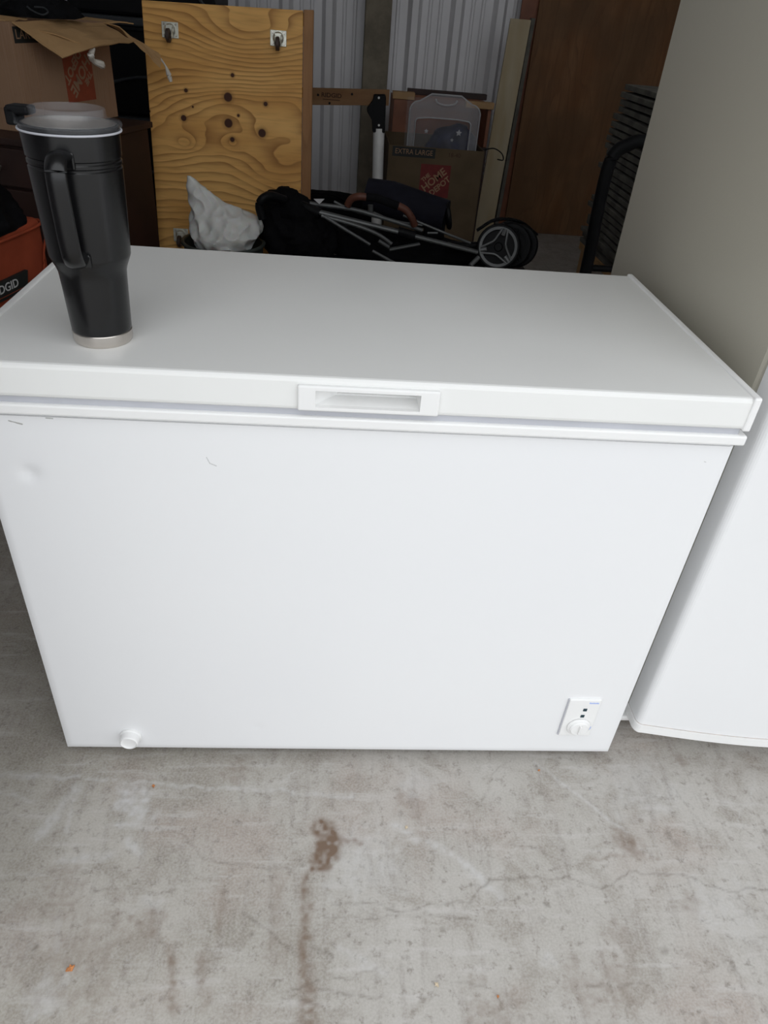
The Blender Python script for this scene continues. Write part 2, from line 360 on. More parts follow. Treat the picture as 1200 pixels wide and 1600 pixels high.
# ================================================================ THE SETTING
XL, XR, YB, YF, ZC = -1.45, 2.75, 4.65, -0.45, 3.3
DOORL, DOORR = -0.15, 2.7
def mk_floor():
    def axis(lo, hi, a, b, fine, coarse):
        return np.unique(np.round(np.concatenate([np.arange(lo, a, coarse), np.arange(a, b, fine), np.arange(b, hi, coarse), [hi]]), 5))
    xs = axis(XL, XR, -0.15, 1.55, 0.003, 0.1); ys = axis(-1.2, YB, -0.56, 0.14, 0.003, 0.12)
    nx, ny = len(xs), len(ys); X, Y = np.meshgrid(xs, ys, indexing='ij')
    rng = np.random.RandomState(3)
    def vn(sc, seed):      # value noise for ragged outlines
        r = np.random.RandomState(seed).rand(64, 64); u = (X * sc) % 63; v = (Y * sc) % 63
        i = u.astype(int); j = v.astype(int); fu = u - i; fv = v - j; fu = fu * fu * (3 - 2 * fu); fv = fv * fv * (3 - 2 * fv)
        i2 = (i + 1) % 64; j2 = (j + 1) % 64
        return (r[i, j] * (1 - fu) + r[i2, j] * fu) * (1 - fv) + (r[i, j2] * (1 - fu) + r[i2, j2] * fu) * fv - 0.5
    J1, J2, J3, J4 = vn(30, 1), vn(30, 2), vn(90, 3), vn(90, 4); J5 = vn(140, 5)
    def seg(pts, jit=0.012):
        px = X + jit * (J1 + 0.5 * J3); py = Y + jit * (J2 + 0.5 * J4); best = np.full(X.shape, 9.0); tt = np.zeros(X.shape)
        n = len(pts) - 1
        for k in range(n):
            (ax, ay), (bx, by) = pts[k], pts[k + 1]; dx, dy = bx - ax, by - ay
            t = np.clip(((px - ax) * dx + (py - ay) * dy) / (dx * dx + dy * dy + 1e-12), 0, 1)
            d = np.hypot(px - ax - t * dx, py - ay - t * dy); w = d < best
            best = np.where(w, d, best); tt = np.where(w, (k + t) / n, tt)
        return best, tt
    crack = np.zeros(X.shape); brown = np.zeros(X.shape); pale = np.zeros(X.shape)
    def line(ch, pts, w, a, jit=0.012, w1=None):
        d, t = seg(pts, jit); ww = w if w1 is None else w + (w1 - w) * t
        g = a * np.exp(-(d / ww) ** 2) * np.clip(0.75 + J5 * 1.2, 0.2, 1.2); np.maximum(ch, g, out=ch)
    def blob(ch, p, r, a, jit=0.5, ry=1.0):
        px = X + r * jit * (J1 + J3); py = Y + r * jit * (J2 + J4)
        g = a * np.exp(-(((px - p[0]) / r) ** 2 + ((py - p[1]) / (r * ry)) ** 2) ** 2) * np.clip(0.8 + J5, 0.2, 1.2); np.maximum(ch, g, out=ch)
    for w, a, pts in (
        (.0022, .6, [(0.8213, -0.2456), (0.8751, -0.243), (0.9339, -0.2462), (0.9802, -0.2522), (1.0255, -0.2612), (1.0572, -0.2556), (1.0882, -0.2351), (1.1156, -0.2441), (1.1915, -0.2385), (1.221, -0.2565), (1.2622, -0.2742), (1.3399, -0.2659)]),
        (.0024, .6, [(0.6269, -0.2974), (0.6432, -0.3055), (0.6823, -0.3032), (0.7113, -0.2927), (0.7742, -0.2888), (0.8213, -0.2456)]),
        (.0015, .5, [(0.6263, -0.3123), (0.7262, -0.3121), (0.7926, -0.3175)]),
        (.0022, .45, [(0.2519, -0.1567), (0.3073, -0.2114), (0.3994, -0.2205), (0.4569, -0.2265)]),
        (.0022, .55, [(0.3806, -0.3007), (0.4209, -0.3269), (0.4547, -0.3523), (0.4818, -0.3673)]), (.0028, .55, [(0.5074, -0.3529), (0.5396, -0.3776)]),
        (.0018, .4, [(0.5166, -0.3071), (0.6262, -0.3133)]), (.0018, .55, [(0.5381, -0.287), (0.5659, -0.2888), (0.5939, -0.2836), (0.6272, -0.2909)]),
        (.0018, .45, [(0.4552, -0.4271), (0.5196, -0.4055), (0.6122, -0.3975)]), (.002, .5, [(0.52, -0.4191), (0.6213, -0.4297)]), (.0018, .5, [(0.4705, -0.4317), (0.5705, -0.4508)]),
        (.0018, .35, [(-0.0338, -0.2469), (0.0661, -0.225)]), (.0018, .4, [(0.1317, -0.2642), (0.2724, -0.2662)]),
        (.0015, .35, [(1.2358, -0.0585), (1.2538, -0.1159), (1.2698, -0.1566)]), (.0018, .35, [(0.8342, -0.0892), (0.8635, -0.0311), (0.9112, 0.0076)]),
        (.0015, .45, [(0.8742, -0.1854), (0.9112, -0.1854), (0.9439, -0.2042), (0.9661, -0.2134)]), (.0015, .4, [(0.7206, -0.4107), (0.7934, -0.4149)]),
        (.002, .4, [(0.9564, -0.421), (1.0524, -0.4234)]), (.0018, .45, [(1.1452, -0.4096), (1.2113, -0.3861)]), (.0014, .35, [(1.18, -0.0807), (1.15, -0.1826)]),
        (.0018, .5, [(1.2935, -0.3165), (1.2922, -0.3083), (1.3013, -0.3006)]), (.0014, .3, [(0.944, -0.2778), (0.9602, -0.3269)]), (.0014, .4, [(0.789, -0.3408), (0.7855, -0.3635)])):
        line(crack, pts, w, a)
    for p, r, a in (((0.0585, -0.3527), .007, .7), ((0.4033, -0.3368), .004, .8), ((0.5658, -0.3385), .004, .7), ((0.2103, -0.4448), .004, .9), ((0.2504, -0.1002), .004, .6), ((0.844, -0.2827), .004, .7),
                    ((0.8677, -0.28), .004, .7), ((0.8833, -0.2745), .004, .7), ((0.8985, -0.2718), .004, .7), ((0.9174, -0.2915), .006, .6), ((0.9551, -0.0731), .006, .5), ((0.9711, -0.1937), .004, .8),
                    ((1.1436, -0.1332), .006, .5), ((0.7164, -0.2287), .003, .7), ((0.7858, -0.2558), .004, .7), ((1.1008, -0.3707), .008, .5), ((1.1415, -0.3777), .006, .5), ((1.186, -0.1632), .008, .45),
                    ((1.199, -0.1795), .008, .4), ((1.1292, -0.4734), .006, .5), ((0.8361, -0.464), .007, .5), ((0.7267, -0.3325), .005, .5), ((1.3915, -0.1566), .006, .8), ((0.6818, -0.4373), .006, .5), ((1.2102, -0.4008), .010, .4)):
        blob(crack, p, r, a)
    for _ in range(340):   # small pits and scuffs
        p = (rng.uniform(-.1, 1.5), rng.uniform(-.54, .02)); blob(crack, p, rng.uniform(.0015, .0045), rng.uniform(.15, .45), 0.9) if rng.rand() < .35 else None
    for _ in range(26):
        p = (rng.uniform(-.1, 1.5), rng.uniform(-.54, .0)); a = rng.uniform(0, 6.28); l = rng.uniform(.02, .12)
        line(crack, [p, (p[0] + l * math.cos(a), p[1] + l * math.sin(a))], .0011, rng.uniform(.12, .3))
    for _ in range(40):
        p = (rng.uniform(-.1, 1.5), rng.uniform(-.54, .0)); a = rng.uniform(0, 6.28); l = rng.uniform(.02, .14)
        line(pale, [p, (p[0] + l * math.cos(a), p[1] + l * math.sin(a))], .0014, rng.uniform(.12, .35))
    blob(brown, (0.5181, -0.1567), .024, .95, .3); blob(brown, (0.5277, -0.1848), .028, 1.0, .25); blob(brown, (0.5137, -0.212), .022, .95, .3); line(brown, [(0.5115, -0.1373), (0.5392, -0.163), (0.5455, -0.191), (0.5255, -0.218), (0.497, -0.2284)], .006, .9, .008); line(brown, [(0.5364, -0.1756), (0.5901, -0.1769)], .005, .5)
    line(brown, [(0.4833, -0.2411), (0.4919, -0.3378), (0.4966, -0.4051), (0.5143, -0.4711)], .007, .6, .015, .020); line(brown, [(0.4953, -0.377), (0.5025, -0.4234), (0.5143, -0.4711)], .010, .5, .015, .016)
    blob(brown, (1.1015, -0.1857), .026, .5, .8); blob(brown, (1.094, -0.1599), .016, .3, .8); line(brown, [(1.0172, -0.2062), (1.153, -0.2091)], .004, .3)
    line(brown, [(0.2782, -0.3648), (0.2989, -0.4463)], .008, .5); line(brown, [(0.3334, -0.375), (0.3428, -0.4341)], .012, .35); line(brown, [(0.3437, -0.2683), (0.3481, -0.3363)], .006, .35); line(brown, [(0.4409, -0.2409), (0.4462, -0.3764)], .016, .25)
    blob(brown, (0.2313, -0.3251), .03, .4, .9); blob(brown, (0.0685, -0.2665), .05, .25, .9); blob(brown, (0.1342, -0.3631), .07, .25, .9); line(brown, [(0.0126, -0.2873), (0.0946, -0.2827)], .006, .35)
    blob(brown, (0.9828, -0.4398), .06, .25, .9); blob(brown, (1.2737, 0.003), .02, .3, .8); blob(brown, (1.1803, -0.2963), .02, .3, .9); blob(brown, (0.6861, -0.0967), .03, .25, .9); blob(brown, (0.7883, -0.4457), .04, .25, .9)
    blob(brown, (0.3414, -0.0275), .03, .25, .9); blob(brown, (1.0317, -0.3537), .03, .2, .9)
    line(pale, [(0.0423, -0.0719), (0.0015, -0.1628)], .011, .6); line(pale, [(0.0448, -0.1567), (0.0443, -0.0787)], .005, .5); blob(pale, (0.16, -0.0985), .030, .75, .9); blob(pale, (0.1368, -0.0645), .02, .6, .9); line(pale, [(0.1388, -0.1441), (0.209, -0.1183)], .007, .5)
    line(pale, [(-0.1133, -0.038), (0.0465, -0.0454), (0.2589, -0.0624), (0.5727, -0.0819)], .005, .5, .01); line(pale, [(-0.1001, -0.0726), (-0.0318, -0.0992)], .004, .5); line(pale, [(0.0497, -0.2077), (0.1408, -0.1962)], .007, .5); line(pale, [(0.163, -0.1721), (0.1851, -0.1933)], .008, .6)
    line(pale, [(0.6519, -0.1437), (0.7503, -0.2006), (0.8393, -0.2771)], .008, .55); line(pale, [(0.9579, 0.0003), (1.0732, -0.1232), (1.1079, -0.1566)], .003, .6, .004)
    line(pale, [(0.0802, -0.3034), (0.1016, -0.3627)], .005, .45); blob(pale, (0.0947, -0.4301), .03, .5, .9); blob(pale, (0.9017, -0.3822), .014, .5, .9); line(pale, [(0.5499, -0.3632), (0.6224, -0.4023)], .006, .4); blob(pale, (0.2274, -0.2836), .02, .35, .9)
    blob(pale, (0.5895, -0.2123), .07, .35, .8); blob(pale, (1.1699, -0.0515), .08, .3, .8); blob(pale, (0.7021, -0.0542), .03, .35, .8); line(pale, [(1.3182, -0.091), (1.4089, -0.1014)], .003, .5); blob(pale, (1.2444, -0.3134), .06, .3, .8)
    verts = np.stack([X, Y, np.zeros_like(X)], -1).reshape(-1, 3); idx = np.arange(nx * ny).reshape(nx, ny)
    q = np.stack([idx[:-1, :-1], idx[1:, :-1], idx[1:, 1:], idx[:-1, 1:]], -1).reshape(-1, 4)
    me = bpy.data.meshes.new('floor'); me.vertices.add(len(verts)); me.vertices.foreach_set('co', verts.ravel())
    me.loops.add(q.size); me.loops.foreach_set('vertex_index', q.ravel()); me.polygons.add(len(q))
    me.polygons.foreach_set('loop_start', np.arange(len(q)) * 4); me.update()
    at = me.color_attributes.new('marks', 'FLOAT_COLOR', 'POINT')
    at.data.foreach_set('color', np.clip(np.stack([crack, brown, pale, np.ones_like(crack)], -1), 0, 1).astype(np.float32).ravel())
    return me
m = Mat('worn_concrete', 0.62, 0, 0.35)
a = m.noise(2.3, 5, rough=0.6, dist=0.5); b = m.noise(11, 6, rough=0.65, dist=0.8); c = m.noise(55, 4, rough=0.7); d = m.noise(240, 2)
x, y, z = m.xyz()
warm = m.noise(4, 4, off=(9, 2, 0)); streak = m.noise(9, 5, stretch=(5.0, 0.8, 1), rough=0.6); streak2 = m.noise(9, 5, stretch=(0.8, 5.0, 1), rough=0.6, off=(4, 4, 0))
col = m.mix(a.step(0.32, 0.68), (0.284, 0.261, 0.212), (0.430, 0.404, 0.361))
col = m.mix(x.step(-0.1, 0.75) * 0.6, col, (0.447, 0.430, 0.406))
col = m.mix(b.step(0.45, 0.68) * 0.6, col, (0.232, 0.204, 0.167))
col = m.mix(warm.step(0.5, 0.7) * 0.55, col, (0.327, 0.265, 0.226))
col = m.mix(streak.step(0.5, 0.72) * 0.5, col, (0.232, 0.204, 0.181))
col = m.mix(streak2.step(0.52, 0.72) * 0.55, col, (0.516, 0.499, 0.479))
col = m.mix(c.step(0.52, 0.72) * 0.75, col, (0.189, 0.165, 0.140))
col = m.mix(d.step(0.3, 0.7) * 0.3, col, (0.568, 0.547, 0.524))
at = m.g.nodes.new('ShaderNodeAttribute'); at.attribute_name = 'marks'; sp = m.g.nodes.new('ShaderNodeSeparateColor'); m.g.links.new(at.outputs['Color'], sp.inputs[0])
R_, G_, B_ = [E(m.g, sp.outputs[i]) for i in range(3)]
col = m.mix((B_ * 0.9).clamp(), col, (0.568, 0.565, 0.560))
col = m.mix((G_ * 1.15).clamp(), col, (0.17, 0.115, 0.08))
col = m.mix((R_ * 0.75).clamp(), col, (0.12, 0.10, 0.08))
m.color(col); m.bump(c * 0.5 + d * 0.25 - R_ * 1.2, 0.25, 0.002); m.rough(b * 0.25 + 0.5)
concrete = m.m
link('floor', mk_floor(), concrete, kind='structure')
apron_mat = plain('outdoor_concrete', (0.42, 0.41, 0.39), 0.8, var=0.15, scale=2)
box('apron', -30, 30, -40, -1.201, -0.25, 0.0, apron_mat, bev=0, kind='structure')

def corrugated(name, x0, x1, zc, pitch=0.272, off=0.0):
    """profile (u, depth): wide pans with two faint minor ribs and a trapezoid major rib"""
    prof = []; u = x0 - off
    cell = [(0.0, 0), (0.026, .050), (0.066, .050), (0.092, 0), (0.130, 0), (0.138, .009), (0.150, .009), (0.158, 0), (0.196, 0), (0.204, .009), (0.216, .009), (0.224, 0)]
    while u < x1:
        for cu, cd in cell:
            if x0 <= u + cu <= x1: prof.append((u + cu, cd))
        u += pitch
    prof = [(x0, prof[0][1])] + prof + [(x1, prof[-1][1])]
    return prof
def corr_wall(name, prof, place, zc, back):
    bm = bmesh.new()
    A = [bm.verts.new(place(u, d, 0)) for u, d in prof]; B = [bm.verts.new(place(u, d, zc)) for u, d in prof]
    A2 = [bm.verts.new(place(u, -back, 0)) for u, d in prof]; B2 = [bm.verts.new(place(u, -back, zc)) for u, d in prof]
    for i in range(len(prof) - 1):
        bm.faces.new((A[i], A[i + 1], B[i + 1], B[i])); bm.faces.new((A2[i + 1], A2[i], B2[i], B2[i + 1]))
        bm.faces.new((B[i], B[i + 1], B2[i + 1], B2[i])); bm.faces.new((A[i + 1], A[i], A2[i], A2[i + 1]))
    bm.faces.new((A[0], B[0], B2[0], A2[0])); bm.faces.new((A[-1], A2[-1], B2[-1], B[-1]))
    fromb(name, bm, galv, kind='structure')
corr_wall('wall_back', corrugated('b', XL, XR, ZC, off=0.10), lambda u, d, z: (u, YB - d, z), ZC, 0.03)
corr_wall('wall_left', corrugated('l', YF, YB, ZC), lambda u, d, z: (XL + d, u, z), ZC, 0.03)
corr_wall('wall_right', corrugated('r', YF, YB, ZC), lambda u, d, z: (XR - d, u, z), ZC, 0.03)
box('ceiling', XL - .03, XR + .03, YF, YB + .03, ZC, ZC + 0.05, ceiling_mat, bev=0, kind='structure')
# unseen front wall; open roll-up door made extra tall to light the back
box('wall_front_left', XL - .03, DOORL, YF - .05, YF, 0, ZC, galv, bev=0, kind='structure')
box('wall_front_right', DOORR, XR + .03, YF - .05, YF, 0, ZC, galv, bev=0, kind='structure')
box('wall_front_header', DOORL, DOORR, YF - .05, YF, 3.15, ZC, galv, bev=0, kind='structure')
# wall post
p = box('trim_1', 0.625, 0.785, 4.40, 4.61, 0, ZC, post_paint, bev=0.006, kind='structure')

# ================================================================ CHEST FREEZER
W, D, H = 1.118, 0.57, 0.853
fz = thing('chest_freezer', 'large white chest freezer with a recessed handle in its lid', 'freezer', (0, 0, 0))
b = add_box(bmesh.new(), 0.004, W - .004, 0.0115, D - .01, 0.022, 0.782, 0.005)
fromb('body', b, enamel, fz)
# front skin with its small dents
bm = bmesh.new(); nx, nz = 150, 100; x0, x1, z0, z1 = 0.0035, W - .0035, 0.022, 0.770
G = [[None] * (nz + 1) for _ in range(nx + 1)]
for i in range(nx + 1):
    for j in range(nz + 1):
        x = x0 + (x1 - x0) * i / nx; z = z0 + (z1 - z0) * j / nz; y = 0.008
        y += 0.0045 * math.exp(-(((x - .066) / .012) ** 2 + ((z - .674) / .011) ** 2)) + 0.002 * math.exp(-(((x - .381) / .006) ** 2 + ((z - .094) / .006) ** 2))
        y += 0.0006 * math.sin(x * 5 + 1) * math.sin(z * 7)
        e = min(x - x0, x1 - x, z - z0); y += 0.003 * max(0, 1 - e / 0.006) ** 2
        G[i][j] = bm.verts.new((x, y, z))
for i in range(nx):
    for j in range(nz): bm.faces.new((G[i][j], G[i + 1][j], G[i + 1][j + 1], G[i][j + 1]))
edge = [e for e in bm.edges if e.is_boundary]; r = bmesh.ops.extrude_edge_only(bm, edges=edge)
for v_ in r['geom']:
    if isinstance(v_, bmesh.types.BMVert): v_.co.y = 0.0125
m = Mat('front_enamel', 0.36, 0, 0.45); x, y, z = m.xyz()
c = m.mix(m.noise(1.5, 2).step(.3, .7), (0.825, 0.83, 0.84), (0.84, 0.845, 0.85))
def scratch(c, ax, az, bx, bz, w, colr, amt=0.8):
    dx, dz = bx - ax, bz - az; L2 = dx * dx + dz * dz
    t = (((x - ax) * dx + (z - az) * dz) / L2).clamp(); px = x - ax - t * dx; pz = z - az - t * dz
    dd = (px * px + pz * pz).pw(0.5) + (m.noise(150, 2) - 0.5) * w
    return m.mix(dd.step(w, w * 0.3) * amt, c, colr)
c = scratch(c, .056, .7615, .073, .757, .0015, (0.3, 0.29, 0.27)); c = scratch(c, .108, .7685, .117, .7680, .0013, (0.3, 0.3, 0.28))
c = scratch(c, .326, .714, .330, .704, .0012, (0.5, 0.5, 0.5)); c = scratch(c, .330, .704, .339, .700, .0012, (0.5, 0.5, 0.5)); c = scratch(c, 1.077, .742, 1.080, .741, .001, (0.4, 0.4, 0.4), .6)
m.color(c); m.bump(m.noise(3, 2), 0.12, 0.004); front_enamel = m.m
fromb('front_panel', bm, front_enamel, fz, smooth=True)
b = add_box(bmesh.new(), -0.006, W + .006, -0.001, D + .004, 0.776, 0.7925, 0.003); fromb('rim_flange', b, white_plastic, fz)
box('gasket', 0.006, W - .006, 0.006, D - .006, 0.791, 0.8045, gasket_grey, fz, bev=0.002)
# lid
b = add_box(bmesh.new(), 0.0, W, 0.0, D, 0.802, H, 0.007, 3); lid = fromb('lid', b, lid_enamel, fz)
cc = box('cutter', 0.470, 0.645, -0.02, 0.028, 0.8105, 0.8375, None, bev=0); cut(lid, cc)
for p_ in lid.data.polygons: p_.use_smooth = False
for s, (xa, xb) in enumerate(((-0.004, 0.008), (W - .008, W + .004))):
    box('lid_end_cap', xa, xb, -0.003, D + .003, 0.801, H + .0025, white_plastic, lid, bev=0.003)
fr = bmesh.new(); add_box(fr, 0.459, 0.6575, -0.006, 0.004, 0.8045, 0.8435, 0.003, 3); fr = fromb('handle_frame', fr, white_plastic, lid)
cc = box('cutter', 0.484, 0.6305, -0.03, 0.03, 0.8115, 0.8365, None, bev=0); cut(fr, cc)
hb = bmesh.new()   # recessed cup: sloped left wall, back, top, bottom, steep right wall
o = [(0.484, .8115), (0.6305, .8115), (0.6305, .8365), (0.484, .8365)]; i_ = [(0.512, .8175), (0.6275, .8175), (0.6275, .8355), (0.512, .8355)]
A = [hb.verts.new((p[0], 0.002, p[1])) for p in o]; B = [hb.verts.new((p[0], 0.024, p[1])) for p in i_]
for k in range(4): hb.faces.new((A[k], A[(k + 1) % 4], B[(k + 1) % 4], B[k]))
hb.faces.new(B); hc = fromb('handle_cup', hb, white_plastic, lid)
bm = bmesh.new()
for k in range(3): add_box(bm, 0.514, 0.626, 0.0215, 0.0245, 0.8195 + k * .005, 0.8210 + k * .005, 0.0005, 1)
fromb('handle_ribs', bm, white_plastic, hc)
# control panel
cp = box('control_panel', 0.992, 1.0565, 0.003, 0.009, 0.084, 0.194, white_plastic, fz, bev=0.002)
box('indicator_light', 1.0245, 1.0325, 0.0020, 0.005, 0.161, 0.169, led_dark, cp, bev=0.001); box('indicator_light', 1.0235, 1.0315, 0.0020, 0.005, 0.142, 0.150, led_dark, cp, bev=0.001)
side_shade_strip = box('side_shade_strip', 0.9898, 0.9918, 0.0045, 0.009, 0.0845, 0.1935, gasket_grey, cp, bev=0.0005)  # grey strip imitating the shadow line down the panel's left edge
my = basis((1.0265, 0.003, 0.1145), (1, 0, 0), (0, 0, 1))     # local z -> -Y
lathe('dial', [(0, .001), (.0235, .001), (.0235, 0.003), (.0215, .0045), (.0195, .0045), (.0190, .0075), (.0172, .009), (0, .009)], white_plastic, cp, m4=my)
box('dial_grip', 1.0245, 1.0285, -0.0105, -0.005, 0.102, 0.127, white_plastic, cp, bev=0.0015)
bm = bmesh.new(); xx = 1.033
for k in range(8):
    w_ = (.0016, .0022, .0018, .001, .0024, .0018, .001, .0022)[k]; add_box(bm, xx, xx + w_, 0.0024, 0.004, .1835, .1835 + (.003 if k % 3 else .0042)); xx += w_ + .0007
fromb('lettering', bm, blue_ink, cp, label='tiny pale blue lettering')
bm = bmesh.new(); add_box(bm, 1.0520, 1.0532, 0.0024, 0.004, .106, .114); add_box(bm, 1.0508, 1.0516, 0.0024, 0.004, .104, .108); fromb('dial_mark', bm, blue_ink, cp)
# drain plug
mp_ = basis((.133, 0.009, .062), (1, 0, 0), (0, 0, 1))
dp = lathe('drain_plug', [(0, 0), (.021, 0), (.021, .004), (.0185, .006), (.0175, .018), (.0155, .020), (.0145, .017), (0, .0165)], white_plastic, fz, m4=mp_)
for fx, fy in ((.03, .045), (W - .03, .045), (.03, D - .05), (W - .03, D - .05)):
    lathe('foot', [(0, 0), (.014, 0), (.015, .004), (.011, .008), (.010, .024), (0, .024)], dark_rubber, fz, seg=20, m4=Matrix.Translation((fx, fy, 0)))

# ================================================================ UPRIGHT FREEZER on the right
X0, X1, FH = 1.17, 1.87, 1.72
uf = thing('upright_freezer', 'tall white upright freezer with a bowed door beside the chest freezer', 'freezer', (X0 + .35, .4, 0))
def U(o): o.location = (-(X0 + .35), -.4, 0); return o
U(fromb('cabinet', add_box(bmesh.new(), X0, X1, .1, .825, .05, FH, 0.008, 2), cabinet_enamel, uf))
U(box('door_gasket', X0 + .012, X1 - .012, .090, .102, .095, FH - .02, gasket_grey, uf, bev=0.002))
def door_poly(grow=0.0, y1=0.0915, n=24):
    P = [(X0 - grow, y1), (X0 - grow, .050)]
    for k in range(1, 6):   # rounded corner
        a = k / 6 * math.pi / 2; P.append((X0 - grow + .014 * (1 - math.cos(a)), .050 - (.016 + grow) * math.sin(a)))
    for k in range(n + 1):
        t = k / n; xx = X0 + .014 + (X1 - X0 - .028) * t; P.append((xx, .034 - grow - .036 * math.sin(math.pi * t)))
    P += [(xq, yq) for xq, yq in ((X1 - .002 + grow, .042), (X1 + grow, .052), (X1 + grow, y1))]
    return P
U(prism('door', door_poly(), .083, FH, enamel, uf))
tr = U(prism('door_bottom_trim', door_poly(.003), .060, .0815, white_plastic, uf))
U(prism('dirt_seam', door_poly(-.0006), .0812, .0834, dirt_line, uf, label='rusty dirt line along the door bottom'))
U(box('kick_plate', X0 + .012, X1 - .012, .10, .125, .012, .058, white_plastic, uf, bev=0.002))
U(box('hinge_bracket', X0 - .026, X0 + .05, .072, .125, .046, .0595, white_plastic, uf, bev=0.003))
for fx, fy in ((X0 + .04, .15), (X1 - .04, .15), (X0 + .04, .78), (X1 - .04, .78)):
    U(lathe('foot', [(0, 0), (.016, 0), (.017, .006), (.010, .010), (.009, .052), (0, .052)], dark_rubber, uf, seg=16, m4=Matrix.Translation((fx, fy, 0))))
U(tube('handle', [(X1 - .05, .035, .85), (X1 - .05, -.015, .88), (X1 - .05, -.02, 1.0), (X1 - .05, -.02, 1.25), (X1 - .05, -.015, 1.35), (X1 - .05, .035, 1.38)], .011, white_plastic, uf, smooth=5))

# ================================================================ TUMBLER
tb = thing('tumbler', 'tall matte black insulated tumbler with handle and clear lid on the white freezer lid', 'tumbler', (.176, .097, H))
lathe('base_ring', [(0, 0), (.0375, 0), (.0395, .002), (.0405, .006), (.0408, .0165), (.0400, .0175), (0, .0175)], steel, tb, seg=64)
prof = [(0, .0165), (.0395, .0165), (.0402, .018), (.0405, .022), (.0432, .085), (.0437, .094), (.0440, .099), (.0460, .106), (.0495, .114), (.0515, .119), (.0522, .1215), (.0522, .124),
        (.0524, .126), (.0545, .180), (.0562, .226), (.0562, .2285), (.0550, .2300), (.0550, .2320), (.0564, .2335), (.0564, .2365), (.0552, .2380), (.0552, .2400), (.0567, .2415), (.0580, .272), (.0578, .276), (.055, .2765)]
lathe('body', prof + [(.053, .270), (.052, .20), (.045, .12), (.038, .10), (.036, .03), (0, .028)], black_powder, tb, seg=96)
lathe('inner_wall', [(.0548, .2768), (.0528, .2768), (.0505, .20), (.043, .125), (.035, .095), (.033, .033), (0, .032)], steel, tb, seg=64)
hd = Vector((.07, -1.0, 0)).normalized(); side = Vector((0, 0, 1)).cross(hd)
def HP(r, z): q = hd * r; return (q.x, q.y, z)
bm = bmesh.new()
add_tube(bm, [HP(.052, .247), HP(.066, .250), HP(.080, .249), HP(.091, .240), HP(.094, .225), HP(.0925, .19), HP(.089, .155), HP(.085, .139), HP(.076, .129), HP(.064, .129), HP(.050, .132)],
         .0125, seg=20, smooth=6, ry=0.52)
hn = fromb('handle', bm, black_powder, tb, smooth=True)
b2 = basis((hd.x * .0545, hd.y * .0545, .15), side, (0, 0, 1), hd)
for zz, hh in ((.093, .020), (-.024, .018)): fromb('handle_mount', add_box(bmesh.new(), -.0135, .0135, zz - hh / 2, zz + hh / 2, -.006, .003, .0025, 2, b2), black_powder, tb)
lp = [(0.0545, .2700), (.0600, .2725), (.0622, .2760), (.0615, .2785), (.0560, .2800), (.0480, .2815), (.0445, .2840), (.0440, .2925), (.0424, .2935), (.0412, .2915), (.0412, .2840), (.0390, .2825), (0, .2820)]
tl = lathe('lid', lp + [(0, .2802), (.043, .2802), (.052, .2778), (.0540, .2740)], clear_plastic, tb, seg=72)
ld = Vector((-1, .12, 0)).normalized(); ls = Vector((0, 0, 1)).cross(ld)
bm = bmesh.new(); bl = basis((ld.x * .05, ld.y * .05, .281), ld, ls)
add_box(bm, -.006, .022, -.012, .012, .0, .010, .003, 2, bl); add_box(bm, .010, .024, -.012, .012, -.012, .008, .003, 2, bl)
fromb('lid_tab', bm, black_plastic, tb)
bm = bmesh.new(); add_tube(bm, [(.0595 * math.cos(a), .0595 * math.sin(a), .2700) for a in [2 * math.pi * k / 64 for k in range(64)]], .0013, seg=8, closed=True); fromb('seal', bm, gasket_grey, tb, smooth=True)
# ================================================================ PLYWOOD DOLLY on its edge
knots = [(*(0.1376, 0.9519), .008), (*(0.123, 0.855), .012), (*(0.3012, 0.9402), .018), (*(0.3001, 0.8488), .018), (*(0.434, 0.8223), .017), (*(0.3211, 1.0163), .008), (*(0.4492, 0.9265), .009), (*(0.3404, 0.8787), .006), (*(0.3137, 0.7912), .010), (*(-0.0108, 0.87), .005), (*(0.1613, 0.8968), .004)]
swirl = [(*(0.1253, 0.7654), .05, .03), (*(0.3134, 0.7837), .05, .028), (*(0.2997, 0.8939), -.09, .10), (*(0.434, 0.8223), .02, .04), (*(0.5255, 0.9037), -.07, .09), (*(0.0957, 0.8995), -.06, .09), (*(0.3902, 1.1479), .09, .13), (*(0.5063, 0.6324), .06, .10)]
pine_ply = ply('yellow_pine_plywood', (0.84, 0.49, 0.16), (0.34, 0.15, 0.04), 33, knots, swirl, contrast=1.0, amp=0.085, seed=2.4, line=2.6, slope=.95)
dolly = thing('plywood_dolly', 'yellow pine plywood dolly with swivel casters, standing on edge behind the freezer', 'dolly', (-.25, 2.25, 0), (-math.atan(.18 / 1.22), 0, 0))
prism('deck', [(-.010, 0), (.594, 0), (.594, 1.247), (-.010, 1.235)], 0, .018, pine_ply, dolly, axis='y', bev=.0015)
edge_pine = ply('pine_edge_board', (0.36, 0.19, 0.085), (0.17, 0.08, 0.03), 10, (), (), vertical=True, contrast=.5, seed=4)
prism('side_board', [(.5955, 0), (.634, 0), (.634, 1.252), (.5955, 1.250)], .002, .040, edge_pine, dolly, axis='y', bev=.0015)
prism('side_board', [(-.010, 0), (.020, 0), (.020, 1.234), (-.010, 1.234)], .0185, .040, edge_pine, dolly, axis='y', bev=.0015)
prism('top_board', [(.021, 1.20), (.5945, 1.20), (.5945, 1.244), (.021, 1.2345)], .0185, .040, edge_pine, dolly, axis='y', bev=.0015)
caster_tyre = plain('caster_rubber', (0.05, 0.03, 0.022), 0.55, var=.2)
